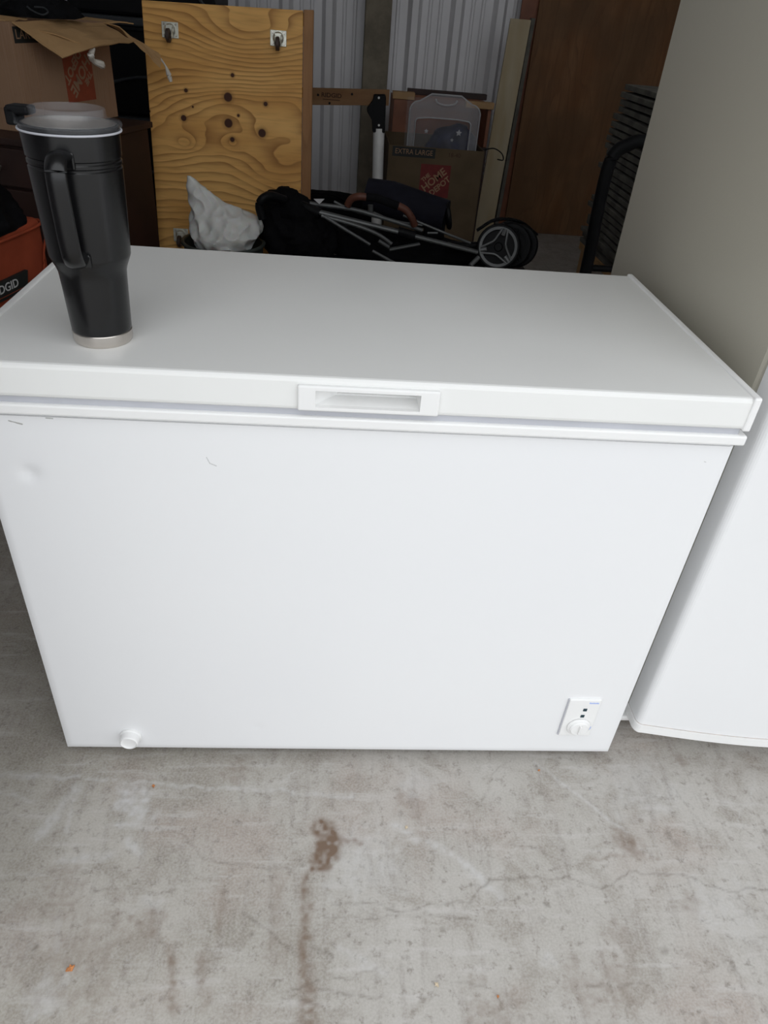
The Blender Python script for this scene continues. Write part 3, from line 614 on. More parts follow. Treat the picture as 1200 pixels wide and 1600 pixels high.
for cx_, cz_ in ((*(0.0903, 1.1479),), (*(0.5003, 1.1507),), (*(0.0855, 0.4129),), (.498, .412)):
    pl = box('caster', cx_ - .031, cx_ + .031, -.0045, -.0005, cz_ - .026, cz_ + .026, zinc, dolly, bev=.001)
    bm = bmesh.new()
    for sx in (-.022, .022):
        for sz in (-.018, .018): add_box(bm, cx_ + sx - .003, cx_ + sx + .003, -.007, -.004, cz_ + sz - .003, cz_ + sz + .003, .001, 1)
    fromb('bolts', bm, steel, pl, kind='stuff')
    lathe('swivel', [(0, 0), (.020, 0), (.021, .006), (.015, .012), (0, .012)], zinc, pl, seg=24, m4=basis((cx_, -.0045, cz_), (1, 0, 0), (0, 0, 1)))
    bm = bmesh.new()
    for sx in (-1, 1):
        b = add_prism(bmesh.new(), [(-.014, cz_ + .014), (-.014, cz_ - .014), (-.044, cz_ - .034), (-.052, cz_ - .022)], cx_ + sx * .012 - .001, cx_ + sx * .012 + .001, 'x'); merge(bm, b)
    add_box(bm, cx_ - .013, cx_ + .013, -.0175, -.0135, cz_ - .014, cz_ + .014)
    fromb('fork', bm, zinc, pl)
    lathe('wheel', [(0, -.009), (.008, -.009), (.008, -.007), (.021, -.007), (.0235, -.005), (.0235, .005), (.021, .007), (.008, .007), (.008, .009), (0, .009)], caster_tyre, pl, seg=28, m4=basis((cx_, -.042, cz_ - .022), (0, 1, 0), (0, 0, 1)))

# ================================================================ LEFT: cabinet, open box, jacket, totes, tool bag
yaw = math.atan2(.957, .29) - math.pi / 2      # box turned a little clockwise
cab = thing('low_cabinet', 'dark reddish wooden cabinet under the open cardboard box', 'cabinet', (-.40, 1.60, 0), (0, 0, yaw))
box('top', -.72, .012, -.012, .62, .83, .85, dark_wood, cab, bev=.003)
box('body', -.70, 0, 0, .60, .02, .829, dark_wood, cab, bev=.003)
for dx in (-.695, -.347):
    d_ = box('door', dx, dx + .340, -.016, -.001, .03, .70, dark_wood, cab, bev=.003)
    box('handle', dx + (.30 if dx < -.5 else .02), dx + (.32 if dx < -.5 else .04), -.034, -.015, .50, .60, steel, d_, bev=.003)
    w_ = box('drawer', dx, dx + .340, -.016, -.001, .71, .822, dark_wood, cab, bev=.003)
    lathe('knob', [(0, 0), (.006, 0), (.006, .012), (.014, .018), (.012, .024), (0, .025)], steel, w_, seg=16, m4=basis((dx + .17, -.015, .766), (1, 0, 0), (0, 0, 1)))
def logo(parent, o, ex, ez, s, mat, txt, rot, flip=False):
    """square print with the three-line stencil lettering running diagonally"""
    ex = Vector(ex).normalized(); ez = Vector(ez).normalized(); n = ex.cross(ez)   # n points out of the face
    M = basis(o, ex, ez, n)
    L = fromb('printed_logo', add_box(bmesh.new(), -s / 2, s / 2, -s / 2, s / 2, -.0003, .0006, 0, 1, M), mat, parent, label='square red-orange store logo print')
    R = Matrix.Rotation(rot, 4, 'Z')
    for t_, yy, sz, xx in (('THE', .27, .17, -.17), ('HOME', .04, .33, .0), ('DEPOT', -.24, .25, .04)):
        text_mesh('lettering', t_, s * sz, txt, L, M @ R @ Matrix.Translation((xx * s, yy * s, .001)), depth=.0003, bold=s * .008, sx=1.0)
def cbox(name, label, loc, rot, w, d, h, th=.005, mat=cardboard):
    """open-topped cardboard box: local origin at the front-right bottom corner, x runs left (negative)"""
    t = thing(name, label, 'box', loc, (0, 0, rot))
    box('front_wall', -w, 0, 0, th, 0, h, mat, t, bev=.0008); box('back_wall', -w, 0, d - th, d, 0, h, mat, t, bev=.0008)
    box('left_wall', -w, -w + th, th, d - th, 0, h, mat, t, bev=.0008); box('right_wall', -th, 0, th, d - th, 0, h, mat, t, bev=.0008)
    box('bottom', -w + th, -th, th, d - th, 0, th, mat, t, bev=0); return t
bx = cbox('cardboard_box', 'open brown cardboard box with flaps bent outward, on the dark cabinet at left', (-.505, 1.752, .85), yaw, .44, .527, .300)
# flaps in the box frame
sheet('flap', [(0.002, .020, .300), (0.002, .500, .300), (.135, .470, .252), (.135, .215, .242)], .004, cardboard_in, bx, warp=.010, seed=1, label='pale side flap bent down over the printed wall')
sheet('flap', [(0.004, .010, .301), (.0045, .23, .3015), (.140, .212, .242), (.118, .07, .215)], .004, cardboard_in, bx, warp=.004, seed=5)
sheet('flap', [(-.43, .524, .300), (-.005, .524, .300), (.03, .66, .300), (-.40, .66, .302)], .004, cardboard_in, bx, warp=.008, seed=2)
sheet('flap', [(-.43, -.002, .300), (-.01, -.002, .302), (-.03, .13, .306), (-.42, .14, .306)], .004, cardboard_in, bx, warp=.008, seed=8)
sheet('torn_flap', [(.002, .500, .300), (.135, .470, .252), (.180, .560, .175), (.155, .600, .215)], .003, cardboard_in, bx, warp=.008, seed=3, bend=.012)
tube('tape_end', [(.165, .585, .205), (.178, .60, .180), (.190, .60, .150), (.196, .60, .128)], [.004, .003, .010, .006], tape, bx, smooth=4, seg=8)
tube('torn_tape', [(.125, .235, .238), (.118, .222, .218), (.110, .245, .200), (.118, .275, .190), (.112, .295, .178)], [.005, .012, .008, .013, .005], tape, bx, smooth=4, seg=8)
lb = box('size_label', -.0005, .0009, .010, .170, .245, .288, label_black, bx, bev=0)
text_mesh('lettering', 'LARGE', .036, cardboard, lb, basis((.0012, .075, .267), (0, 1, 0), (0, 0, 1), (1, 0, 0)), spacing=1.1)
bf = box('bottom_crease', -.43, -.004, -.002, .0005, .062, .066, cardboard, bx, bev=.0005)
box('crease', -.0005, .0015, .088, .091, .004, .240, cardboard, bx, bev=.0003)
logo(bx, (.0004, .315, .150), (0, -1, 0), (0, 0, -1), .165, orange_print, cardboard, math.radians(42))
# black jacket heaped on the box
jk = thing('black_jacket', 'black jacket heaped on the left edge of the open cardboard box', 'jacket', (-.52, 2.02, 1.158))
loft('cloth', [(0, 0, .001, .135, .15), (-.01, 0, .02, .128, .145), (0.0, 0, .05, .095, .11), (.02, 0, .08, .055, .07), (.02, .01, .12, .050, .06), (.01, .02, .16, .03, .05), (.01, .02, .18, .005, .01)], black_fabric, jk, crump=.03, freq=12, seed=4, ridge=.02)
tube('drawstring', [(.03, -.135, .03), (.05, -.15, .02), (.075, -.14, .012), (.09, -.13, .02), (.075, -.12, .03), (.05, -.13, .03)], .0025, charcoal_plastic, jk, smooth=5, seg=6)
# stacked black totes behind
def tote(label, loc, w, d, h, lidc=True, mat=black_plastic, lmat=charcoal_plastic, group=None):
    t = thing('storage_tote', label, 'tote', loc, group=group)
    b = bmesh.new(); add_box(b, -w / 2, w / 2, -d / 2, d / 2, 0, h - .03, .012, 2)
    for v_ in b.verts:
        k = .93 + .07 * v_.co.z / h; v_.co.x *= k; v_.co.y *= k
    fromb('body', b, mat, t)
    box('rim', -w / 2 - .008, w / 2 + .008, -d / 2 - .008, d / 2 + .008, h - .05, h - .034, mat, t, bev=.004)
    l = box('lid', -w / 2 - .015, w / 2 + .015, -d / 2 - .015, d / 2 + .015, h - .033, h, lmat, t, bev=.008)
    for k in (-.25, 0, .25): box('rib', k * w - .02, k * w + .02, -d / 2 + .05, d / 2 - .05, h - .001, h + .004, lmat, l, bev=.002)
    for sx in (-1, 1): box('latch', sx * (w / 2 + .006) - .012, sx * (w / 2 + .006) + .012, -.05, .05, h - .10, h - .02, lmat, t, bev=.004)
    bm = bmesh.new(); add_tube(bm, [(-w * .42, -d / 2 - .002, h * .12), (-w * .30, -d / 2 - .004, h * .30), (0, -d / 2 - .008, h * .42), (w * .30, -d / 2 - .004, h * .30), (w * .42, -d / 2 - .002, h * .12)], .007, seg=8, smooth=6)
    fromb('arched_rib', bm, lmat, t, smooth=True)
    return t
tote('black lidded tote at the bottom of the stack behind the cabinet', (-.36, 3.06, 0), .66, .45, .385)
tote('black lidded tote in the middle of the stack behind the cabinet', (-.36, 3.06, .389), .66, .45, .385)
tote('black lidded tote just behind the open cardboard box', (-.36, 3.06, .778), .66, .45, .375)
tote('topmost black tote with an arched rib, cut off by the top of the photo', (-.36, 3.06, 1.157), .66, .45, .40)
# orange tool bag on a black crate
cr = thing('black_crate', 'black plastic crate under the orange tool bag', 'crate', (-.60, 1.22, 0))
box('body', -.24, .20, -.16, .22, 0, .40, black_plastic, cr, bev=.01)
for k in range(4): box('rib', -.22 + k * .12, -.17 + k * .12, -.168, -.158, .03, .37, black_plastic, cr, bev=.003)
box('rim', -.25, .21, -.17, .23, .385, .402, charcoal_plastic, cr, bev=.004)
OB = Vector((-0.42, 1.4852, 0.66)); OL = Vector((-0.4672, 1.2911, 0.66)); de = (OB - OL).normalized()    # runs right and away
yb = math.atan2(de.y, de.x)
tbg = thing('tool_bag', 'orange fabric tool bag with black top at the left edge, beside the chest freezer', 'bag', (OB.x, OB.y, .4025), (0, 0, yb))
bm = bmesh.new(); Lb, Db, Hb = .46, .24, .2575
add_box(bm, -Lb, 0, 0, Db, 0, Hb, .022, 3)
bmesh.ops.subdivide_edges(bm, edges=[e for e in bm.edges if e.calc_length() > .12], cuts=7, use_grid_fill=True)
for v_ in bm.verts:
    w_ = noise.noise(v_.co * 9); n_ = Vector((v_.co.x + Lb / 2, v_.co.y - Db / 2, 0)); v_.co += n_.normalized() * w_ * .010 if n_.length > .05 else Vector((0, 0, 0))
    v_.co.z = max(0, v_.co.z)
fromb('shell', bm, orange_fabric, tbg, smooth=True)
tube('piping', [(-Lb + .01, -.004, Hb - .020), (-.20, -.006, Hb - .024), (-.004, -.004, Hb - .016), (.004, Db * .5, Hb - .018), (-.004, Db + .003, Hb - .02)], .0045, orange_fabric, tbg, smooth=4)
tube('lower_seam', [(-Lb + .01, -.006, .055), (-.20, -.008, .050), (-.02, -.004, .055)], .004, orange_fabric, tbg, smooth=4)
tube('corner_seam', [(-.045, -.006, .02), (-.048, -.008, .09), (-.030, -.007, .15), (-.004, -.004, .19)], .0035, orange_fabric, tbg, smooth=4)
loft('black_top', [(-Lb / 2, Db / 2, Hb - .012, .236, .126), (-Lb / 2, Db / 2, Hb + .015, .234, .124), (-Lb / 2, Db / 2, Hb + .06, .205, .105), (-Lb / 2 - .01, Db / 2, Hb + .12, .16, .08), (-Lb / 2 - .01, Db / 2, Hb + .16, .09, .045), (-Lb / 2 - .01, Db / 2, Hb + .17, .02, .015)], black_fabric, tbg, crump=.022, freq=14, seed=9, ridge=.02, expo=3.2)
for yy in (.05, .17):
    tube('carry_handle', [(-.36, yy, Hb + .06), (-.33, yy - .01, Hb + .15), (-.24, yy - .015, Hb + .19), (-.15, yy - .01, Hb + .15), (-.12, yy, Hb + .06)], .012, black_fabric, tbg, smooth=5, ry=.5)
pn = prism('name_patch', [(-.370, .079), (-.158, .079), (-.150, .086), (-.134, .132), (-.370, .132)], -.016, -.004, label_black, tbg, axis='y', bev=.001, label='black name patch with white lettering')
text_mesh('lettering', 'RIDGID', .034, label_white, pn, basis((-.253, -.0166, .111), (1, 0, 0), (0, 0, 1), (0, -1, 0)), depth=.0004, bold=.0004, sx=1.1)
box('red_underline', -.33, -.165, -.0170, -.0160, .0885, .0905, orange_print, pn, bev=0)

# ================================================================ BIN WITH WHITE BAG
bn = thing('waste_bin', 'dark green-grey round bin holding the white plastic bag', 'bin', (.062, 2.00, 0))
lathe('body', [(0, 0), (.125, 0), (.130, .01), (.152, .475), (.148, .476), (.126, .02), (0, .018)], dark_green_plastic, bn, seg=56)
bm = bmesh.new(); add_tube(bm, [(.155 * math.cos(a), .155 * math.sin(a), .476) for a in [2 * math.pi * k / 56 for k in range(56)]], .007, seg=8, closed=True); fromb('rim', bm, dark_green_plastic, bn, smooth=True)
pb = thing('plastic_bag', 'crumpled white plastic bag slumped in the dark bin', 'bag', (.062, 1.99, .462))
loft('film', [(0, 0, .0, .11, .11), (0, 0, .04, .132, .13), (.008, 0, .065, .142, .12), (.010, 0, .095, .140, .10), (.004, 0, .12, .126, .08), (-.020, 0, .145, .098, .055), (-.052, 0, .175, .064, .038), (-.082, 0, .205, .036, .028), (-.103, 0, .232, .018, .014), (-.112, 0, .246, .007, .006)],
     polythene, pb, seg=110, n=8, crump=.016, freq=8, seed=2, ridge=.022)

# ================================================================ STROLLER lying folded on two low totes
tote('low black tote under the wheels end of the folded stroller', (.99, 2.26, 0), .62, .50, .395)
tote('low black tote under the canopy end of the folded stroller', (.455, 2.03, 0), .36, .34, .395)
st = thing('folded_stroller', 'black folded stroller with grey frame tubes lying behind the freezer', 'stroller', (.70, 2.2, .40))
def SV(p): return (p[0] - .70, p[1] - 2.2, p[2] - .40)
def ST(name, pts, r, mat, **kw): return tube(name, [SV(p) for p in pts], r, mat, st, **kw)
c_ = SV((0.2776, 2.13, 0.5368))
loft('canopy', [(c_[0] + .085, -.13, .012, .145, .12), (c_[0] + .08, -.13, .06, .15, .12), (c_[0] + .08, -.13, .12, .145, .11), (c_[0] + .06, -.12, .17, .135, .09), (c_[0] + .04, -.12, .215, .110, .07), (c_[0] + .015, -.12, .255, .065, .05), (c_[0] + .010, -.12, .275, .020, .02)], black_fabric, st, crump=.03, freq=11, seed=12, ridge=.025, label='crumpled black canopy fabric')
loft('seat_sling', [(.10, .06, .004, .37, .15), (.10, .06, .03, .37, .15), (.06, .06, .06, .30, .13), (.0, .06, .085, .17, .10), (-.04, .06, .095, .05, .03)], black_fabric, st, crump=.02, freq=10, seed=22, ridge=.02)
seatp = [SV((0.6161, 2.28, 0.6314)), SV((0.7177, 2.26, 0.6172)), SV((0.8234, 2.22, 0.6001)), SV((0.9464, 2.18, 0.5845))]
tube('seat_roll', seatp, [.060, .072, .070, .062], navy_fabric, st, seg=24, smooth=6)
lathe('roll_end', [(0, 0), (.050, 0), (.056, .006), (.056, .014), (.046, .020), (0, .021)], black_plastic, st, seg=28, m4=basis(SV((0.9428, 2.175, 0.588)), (0, 1, 0), (-.25, 0, 1), (1, 0, .25)))
box('side_panel', *[q for q in (SV((0.8576, 2.16, 0.5786))[0], SV((0.9442, 2.16, 0.5841))[0])], -.05, -.03, SV((0.9088, 2.16, 0.5009))[2], SV((0.8967, 2.16, 0.6059))[2], black_fabric, st, bev=.008)
ST('push_handle', [(0.2214, 1.93, 0.5878), (0.2108, 1.93, 0.6324), (0.2256, 1.93, 0.6601), (0.2568, 1.95, 0.6668), (0.3011, 1.99, 0.6478)], .0155, black_plastic, smooth=5)
ST('frame_tube', [(0.4262, 2.02, 0.6054), (0.7515, 2.02, 0.5495)], .0135, grey_metal, ry=.7)
ST('frame_tube', [(0.7981, 2.02, 0.5403), (1.067, 2.02, 0.4924)], .0125, grey_metal, ry=.7)
ST('frame_tube', [(0.3923, 2.06, 0.6248), (0.557, 2.06, 0.6141), (0.6846, 2.06, 0.5887), (0.8411, 2.06, 0.5524)], .008, grey_metal, smooth=4)
ST('frame_tube', [(0.44, 1.97, 0.6038), (0.5705, 1.97, 0.577), (0.6587, 1.97, 0.5493), (0.7161, 1.97, 0.5167)], .007, grey_metal, smooth=5)
ST('frame_tube', [(0.4502, 1.95, 0.6067), (0.5468, 1.95, 0.5569), (0.6305, 1.95, 0.5144)], .006, grey_metal, smooth=4)
ST('frame_tube', [(0.6415, 1.94, 0.4936), (0.688, 1.94, 0.472), (0.735, 1.94, 0.4502)], .006, grey_metal, smooth=3)
ST('frame_tube', [(0.7085, 1.98, 0.4915), (0.8292, 2.02, 0.5103)], .010, grey_metal, ry=.6)
ST('frame_tube', [(0.6659, 1.98, 0.5231), (0.7077, 1.98, 0.5013)], .008, grey_metal)
ST('frame_tube', [(0.4858, 2.12, 0.6249), (0.5836, 2.1, 0.5948), (0.7896, 2.08, 0.5687)], .005, grey_metal, smooth=3)
ST('frame_tube', [(0.6446, 2.1, 0.5986), (0.7247, 2.08, 0.5768), (0.8413, 2.08, 0.5671)], .0045, grey_metal, smooth=3)
ST('frame_tube', [(0.7629, 2.1, 0.594), (0.9186, 2.06, 0.5523), (1.0407, 2.06, 0.5151)], .005, grey_metal, smooth=3)
ST('frame_joint', [(0.741, 2.02, 0.5537), (0.8085, 2.02, 0.5385)], .018, black_plastic, seg=14)
ST('frame_joint', [(0.6332, 2.12, 0.586), (0.631, 2.12, 0.6222)], .011, grey_metal, seg=14)
ST('frame_joint', [(0.3385, 2.05, 0.6235), (0.4337, 2.02, 0.5988)], .020, black_plastic, seg=14)
ST('bumper_bar', [(0.6084, 2.03, 0.6682), (0.6529, 2.03, 0.6664), (0.734, 2.03, 0.6437)], .0155, black_fabric, smooth=4, seg=14)
ST('bumper_grip', [(0.5388, 2.05, 0.6293), (0.5525, 2.04, 0.6556), (0.5789, 2.03, 0.6686), (0.6109, 2.03, 0.6683)], .014, brown_leather, smooth=4, seg=14, label='brown leatherette grip')
ST('bumper_grip', [(0.7313, 2.03, 0.6459), (0.765, 2.03, 0.6316), (0.7901, 2.03, 0.6048), (0.8065, 2.04, 0.5747)], .014, brown_leather, smooth=4, seg=14, label='brown leatherette grip')
t0 = [SV((0.4076, 2.04, 0.6463)), SV((0.4493, 2.04, 0.649)), SV((0.43, 2.04, 0.6292))]
bm = bmesh.new(); A = [bm.verts.new(p) for p in t0]; B = [bm.verts.new((p[0], p[1] + .004, p[2])) for p in t0]; bm.faces.new(A); bm.faces.new(B[::-1])
for k in range(3): bm.faces.new((A[k], A[(k + 1) % 3], B[(k + 1) % 3], B[k]))
fromb('white_tag', bm, label_white, st)
ST('clip', [(0.8591, 2.03, 0.5513), (0.8998, 2.03, 0.5538)], .004, grey_metal)
def stroller_wheel(cpt, R, ax, wd=.034, first=False):
    ax = Vector(ax).normalized(); a = ax.cross(Vector((0, 0, 1))).normalized(); M = basis(SV(cpt), a, ax.cross(a), ax)
    w_ = lathe('wheel', [(R * .84, -wd / 2), (R * .93, -wd / 2), (R, -wd * .25), (R, wd * .25), (R * .93, wd / 2), (R * .84, wd / 2), (R * .84, -wd / 2)], black_plastic, st, seg=48, m4=M)
    bm = bmesh.new(); b = bmesh.new(); add_lathe(b, [(R * .74, wd * .3), (R * .74, wd * .56), (R * .86, wd * .58), (R * .86, wd * .3), (R * .74, wd * .3)], 48, M); merge(bm, b)
    for k in range(3):
        an = math.pi * 2 * k / 3 + .30
        P = [M @ Vector((rr * math.cos(an + dd), rr * math.sin(an + dd), wd * .48)) for rr, dd in ((R * .80, .16), (R * .50, .42), (R * .34, math.pi / 3), (R * .50, 2.094 - .42), (R * .80, 2.094 - .16))]
        add_tube(bm, P, .0048, seg=8, smooth=4)                  # bowed rib from spoke to spoke
        P = [M @ Vector((rr * math.cos(an), rr * math.sin(an), wd * .48)) for rr in (R * .80, R * .52)]; add_tube(bm, P, .009, seg=8)
    fromb('rim', bm, grey_metal if first else black_plastic, w_, smooth=True)
    lathe('disc', [(0, -wd * .2), (R * .85, -wd * .2), (R * .85, wd * .1), (R * .2, wd * .1), (R * .16, wd * .3), (0, wd * .3)], black_plastic, w_, seg=40, m4=M)
wax = (-.30, -.93, .25)
stroller_wheel((1.1491, 2.02, 0.5175), .088, wax, first=True)
stroller_wheel((1.2135, 2.1, 0.5048), .088, wax)
stroller_wheel((1.25, 2.13, 0.4989), .086, wax); stroller_wheel((1.2295, 2.18, 0.4999), .084, wax)
ST('axle', [(1.1513, 2.03, 0.5149), (1.2182, 2.12, 0.4997), (1.2438, 2.2, 0.4875)], .012, black_plastic)
ST('wheel_fork', [(0.9601, 2.12, 0.4838), (1.0796, 2.12, 0.4911), (1.2014, 2.14, 0.5087)], .016, black_plastic, smooth=3)
ST('fender', [(1.0705, 2.12, 0.5516), (1.1425, 2.12, 0.5985), (1.2503, 2.16, 0.5883), (1.3402, 2.2, 0.5328)], .012, black_plastic, smooth=4, ry=.5)
ST('leg_tube', [(1.0425, 2.0, 0.4435), (1.0752, 2.02, 0.4727)], .010, grey_metal)

# ================================================================ BACK ROW
ws = thing('work_stand', 'folding work stand with a printed wooden board and a silver leg', 'stand', (.55, 3.42, 0))
def WV(p): return (p[0] - .55, p[1] - 3.42, p[2])
a0 = WV((0.3426, 3.42, 0.8572)); a1 = WV((0.7485, 3.42, 0.8793))
stand_wood = ply('stand_board_wood', (0.27, 0.15, 0.07), (0.18, 0.09, 0.04), 6, (), (), contrast=.3, seed=6)
bd = prism('board', [(a0[0] - .06, WV((0.3028, 3.42, 0.8134))[2]), (a1[0], WV((0.7514, 3.42, 0.8412))[2]), (a1[0], WV((0.7458, 3.42, 0.9142))[2]), (a0[0] - .06, WV((0.3022, 3.42, 0.8921))[2])], -.009, .009, stand_wood, ws, axis='y', bev=.001)
tc = WV((0.446, 3.42, 0.8672)); text_mesh('lettering', 'RIDGID', .028, burnt_ink, bd, basis((tc[0], -.0097, tc[2]), (1, 0, 0), (0, 0, 1), (0, -1, 0)), bold=.0006, sx=1.15)
ul = WV((0.4466, 3.42, 0.8483)); box('underline', tc[0] - .045, tc[0] + .045, -.0100, -.0088, ul[2] - .002, ul[2] + .001, burnt_ink, bd, bev=0)
for q in (WV((0.3758, 3.42, 0.8653)), WV((0.5528, 3.42, 0.8805)), WV((0.437, 3.42, 0.8314))):
    lathe('screw', [(0, 0), (.006, 0), (.005, .002), (0, .0025)], black_plastic, bd, seg=12, m4=basis((q[0], -.009, q[2]), (1, 0, 0), (0, 0, 1)))
bp = [WV((0.666, 3.4, 0.8901)), WV((0.7262, 3.4, 0.8943)), WV((0.7306, 3.4, 0.88)), WV((0.736, 3.4, 0.7157)), WV((0.6705, 3.4, 0.7143)), WV((0.6667, 3.4, 0.7748)), WV((0.6375, 3.4, 0.8058)), WV((0.6329, 3.4, 0.8263)), WV((0.6647, 3.4, 0.8579))]
prism('bracket', [(p[0], p[2]) for p in bp], -.045, -.010, black_plastic, ws, axis='y', bev=.004)
for q in (WV((0.6927, 3.37, 0.8774)), WV((0.7014, 3.37, 0.7507))): lathe('bolt', [(0, 0), (.006, 0), (.005, .003), (0, .003)], silver_metal, ws, seg=12, m4=basis((q[0], -.045, q[2]), (1, 0, 0), (0, 0, 1)))
l0 = WV((0.7036, 3.4, 0.7349)); l1 = WV((0.7138, 3.4, 0.4822)); k_ = l1[2] / (l0[2] - l1[2]); lf = (l1[0] + (l1[0] - l0[0]) * k_, l1[1], .0)
tube('leg', [l0, (lf[0], lf[1], .012)], .030, silver_metal, ws, seg=20)
lathe('foot_cap', [(0, 0), (.034, 0), (.034, .05), (0, .05)], black_plastic, ws, seg=20, m4=Matrix.Translation((lf[0], lf[1], 0)))
tube('leg', [(a0[0] - .04, -.02, a0[2] - .01), (a0[0] - .04, -.02, .012)], .030, silver_metal, ws, seg=20)
tube('crossbar', [(a0[0] - .04, -.02, .22), (lf[0], lf[1], .22)], .012, black_plastic, ws)
# extra large box
q0 = (0.7613, 3.35, 0.6689); q1 = (1.2809, 3.35, 0.663)
Wb = q1[0] - q0[0]; hb_ = (q0[2] + q1[2]) / 2
xb = cbox('cardboard_box', 'extra large cardboard box, open, holding the upright clear bin', (q1[0], 3.35, 0), 0, Wb, .50, hb_, mat=cardboard_shaded)
def XV(p): return (p[0] - q1[0], p[1] - 3.35, p[2])
l_ = [XV((0.7821, 3.35, 0.6672)), XV((1.0146, 3.35, 0.6641)), XV((1.0189, 3.35, 0.6268)), XV((0.7854, 3.35, 0.627))]
sl = box('size_label', l_[0][0], l_[1][0], -.0009, .0006, hb_ - .052, hb_ - .004, label_black, xb, bev=0)
text_mesh('lettering', 'EXTRA LARGE', .036, cardboard, sl, basis(((l_[0][0] + l_[1][0]) / 2, -.0012, hb_ - .028), (1, 0, 0), (0, 0, 1), (0, -1, 0)), sx=.9)
sc = XV((1.119, 3.35, 0.6397)); text_mesh('handwriting', '18-40', .03, burnt_ink, xb, basis((sc[0], -.0006, hb_ - .03), (1, 0, 0), (0, 0, 1), (0, -1, 0)))
lg = XV((1.0263, 3.35, 0.502)); logo(xb, (lg[0], -.0002, lg[2]), (1, 0, 0), (0, 0, 1), .165, red_print, cardboard, math.radians(42))
tube('lifting_strap', [XV((1.3061, 3.5, 0.6543)), XV((1.3591, 3.5, 0.6643)), XV((1.4067, 3.5, 0.6415)), XV((1.4195, 3.5, 0.6096)), XV((1.3863, 3.5, 0.6107))], .0035, black_plastic, xb, smooth=5, seg=6, label='thin black loop at the box corner')
# clear bin standing on end in the box
ct = thing('clear_bin', 'milky clear plastic bin standing on end in the extra large box', 'bin', ((1.1066, 3.5, 0.4208)[0], 3.50, .010))
cb0 = [(0.8762, 3.5, 0.6225), (1.2901, 3.5, 0.6403), (1.2552, 3.5, 0.8674), (1.0507, 3.5, 0.9045), (0.8645, 3.5, 0.8617)]
ox = (1.1066, 3.5, 0.4208)[0]; xl = cb0[4][0] - ox + .004; xr = cb0[2][0] - ox; zt = cb0[2][2] - .01; zm = cb0[3][2] - .01
def outline(xl, xr, zt, zm, r=.05, n=6, z0=0):
    P = [(xl, z0), (xr, z0)]
    for k in range(n + 1): a = k / n * math.pi / 2; P.append((xr - r + r * math.cos(a), zt - r + r * math.sin(a)))
    P.append(((xl + xr) / 2 + .08, zm)); P.append(((xl + xr) / 2 - .08, zm))
    for k in range(n + 1): a = math.pi / 2 + k / n * math.pi / 2; P.append((xl + r + r * math.cos(a), zt - r + r * math.sin(a)))
    return P
def frame_prism(name, o, i, y0, y1, mat, parent, **kw):
    bm = bmesh.new(); n = len(o); R = []
    for pts, y in ((o, y0), (o, y1), (i, y1), (i, y0)): R.append([bm.verts.new((p[0], y, p[1])) for p in pts])
    for a in range(4):
        A, B = R[a], R[(a + 1) % 4]
        for k in range(n): bm.faces.new((A[k], A[(k + 1) % n], B[(k + 1) % n], B[k]))
    return fromb(name, bm, mat, parent, **kw)
oo = outline(xl, xr, zt, zm); ii = outline(xl + .04, xr - .05, zt - .085, zt - .080, .02, z0=.03)
frame_prism('rim', oo, ii, -.012, .0, milky, ct)
prism('base_panel', outline(xl + .045, xr - .055, zt - .09, zt - .085, .02, z0=.035), .003, .006, clear_sheet, ct, axis='y')
bm = bmesh.new(); add_tube(bm, [(p[0], -.013, p[1]) for p in outline(xl + .035, xr - .045, zt - .080, zt - .075, .02, z0=.025)], .0035, seg=6, closed=True); fromb('panel_edge', bm, milky_edge, ct, smooth=True)
bm = bmesh.new(); add_tube(bm, [(p[0], -.008, p[1]) for p in outline(xl, xr, zt, zm)], .004, seg=6, closed=True); fromb('outer_edge', bm, milky_edge, ct, smooth=True)
xm = (xl + xr) / 2
bm = bmesh.new(); add_tube(bm, [(xm - .06, -.014, zm - .022), (xm - .045, -.016, zm - .040), (xm, -.018, zm - .048), (xm + .045, -.016, zm - .040), (xm + .06, -.014, zm - .022)], .005, seg=6, smooth=4); fromb('handle', bm, milky_edge, ct, smooth=True)
for sx in (xl + .01, xr - .014): box('side_wall', sx, sx + .004, .002, .28, .02, zt - .03, clear_sheet, ct, bev=0)
box('top_wall', xl + .04, xr - .04, .002, .28, zt - .034, zt - .030, clear_sheet, ct, bev=0)
box('lid', xl + .005, xr - .005, .282, .292, .015, zt - .01, clear_sheet, ct, bev=.002)
random.seed(11)
blue_cloth = plain('blue_wrap', (0.012, 0.014, 0.045), 0.6, var=.4, scale=20, bump=.4); white_ball = plain('white_ornament', (0.6, 0.6, 0.62), .35, var=.1)
cl = thing('folded_blue_cloth', 'dark blue cloth bundle seen through the clear bin', 'cloth', (ox + .03, 3.62, .02))
loft('cloth', [(0, 0, 0, .15, .09), (0, 0, .3, .15, .09), (0, 0, .55, .15, .09), (0, 0, .66, .12, .07), (.02, 0, .72, .06, .05), (.02, 0, .74, .01, .01)], blue_cloth, cl, crump=.03, freq=12, seed=31)
def ornament(p, r, lab):
    o = thing('ornament', lab, 'ornament', p)
    bm = bmesh.new()
    n = 10; A = []
    for k in range(n):
        rr = r if k % 2 == 0 else r * .5; a = 2 * math.pi * k / n + .3; A.append((rr * math.cos(a), rr * math.sin(a)))
    F = bm.verts.new((0, -.006, 0)); Bk = bm.verts.new((0, .006, 0)); V = [bm.verts.new((x_, 0, z_)) for x_, z_ in A]
    for k in range(n): bm.faces.new((F, V[k], V[(k + 1) % n])); bm.faces.new((Bk, V[(k + 1) % n], V[k]))
    fromb('star', bm, white_ball, o)
ornament((1.1556, 3.53, 0.7234), .018, 'white star ornament at the right inside the clear bin')
ornament((1.1208, 3.53, 0.6859), .011, 'small white star ornament low in the clear bin')
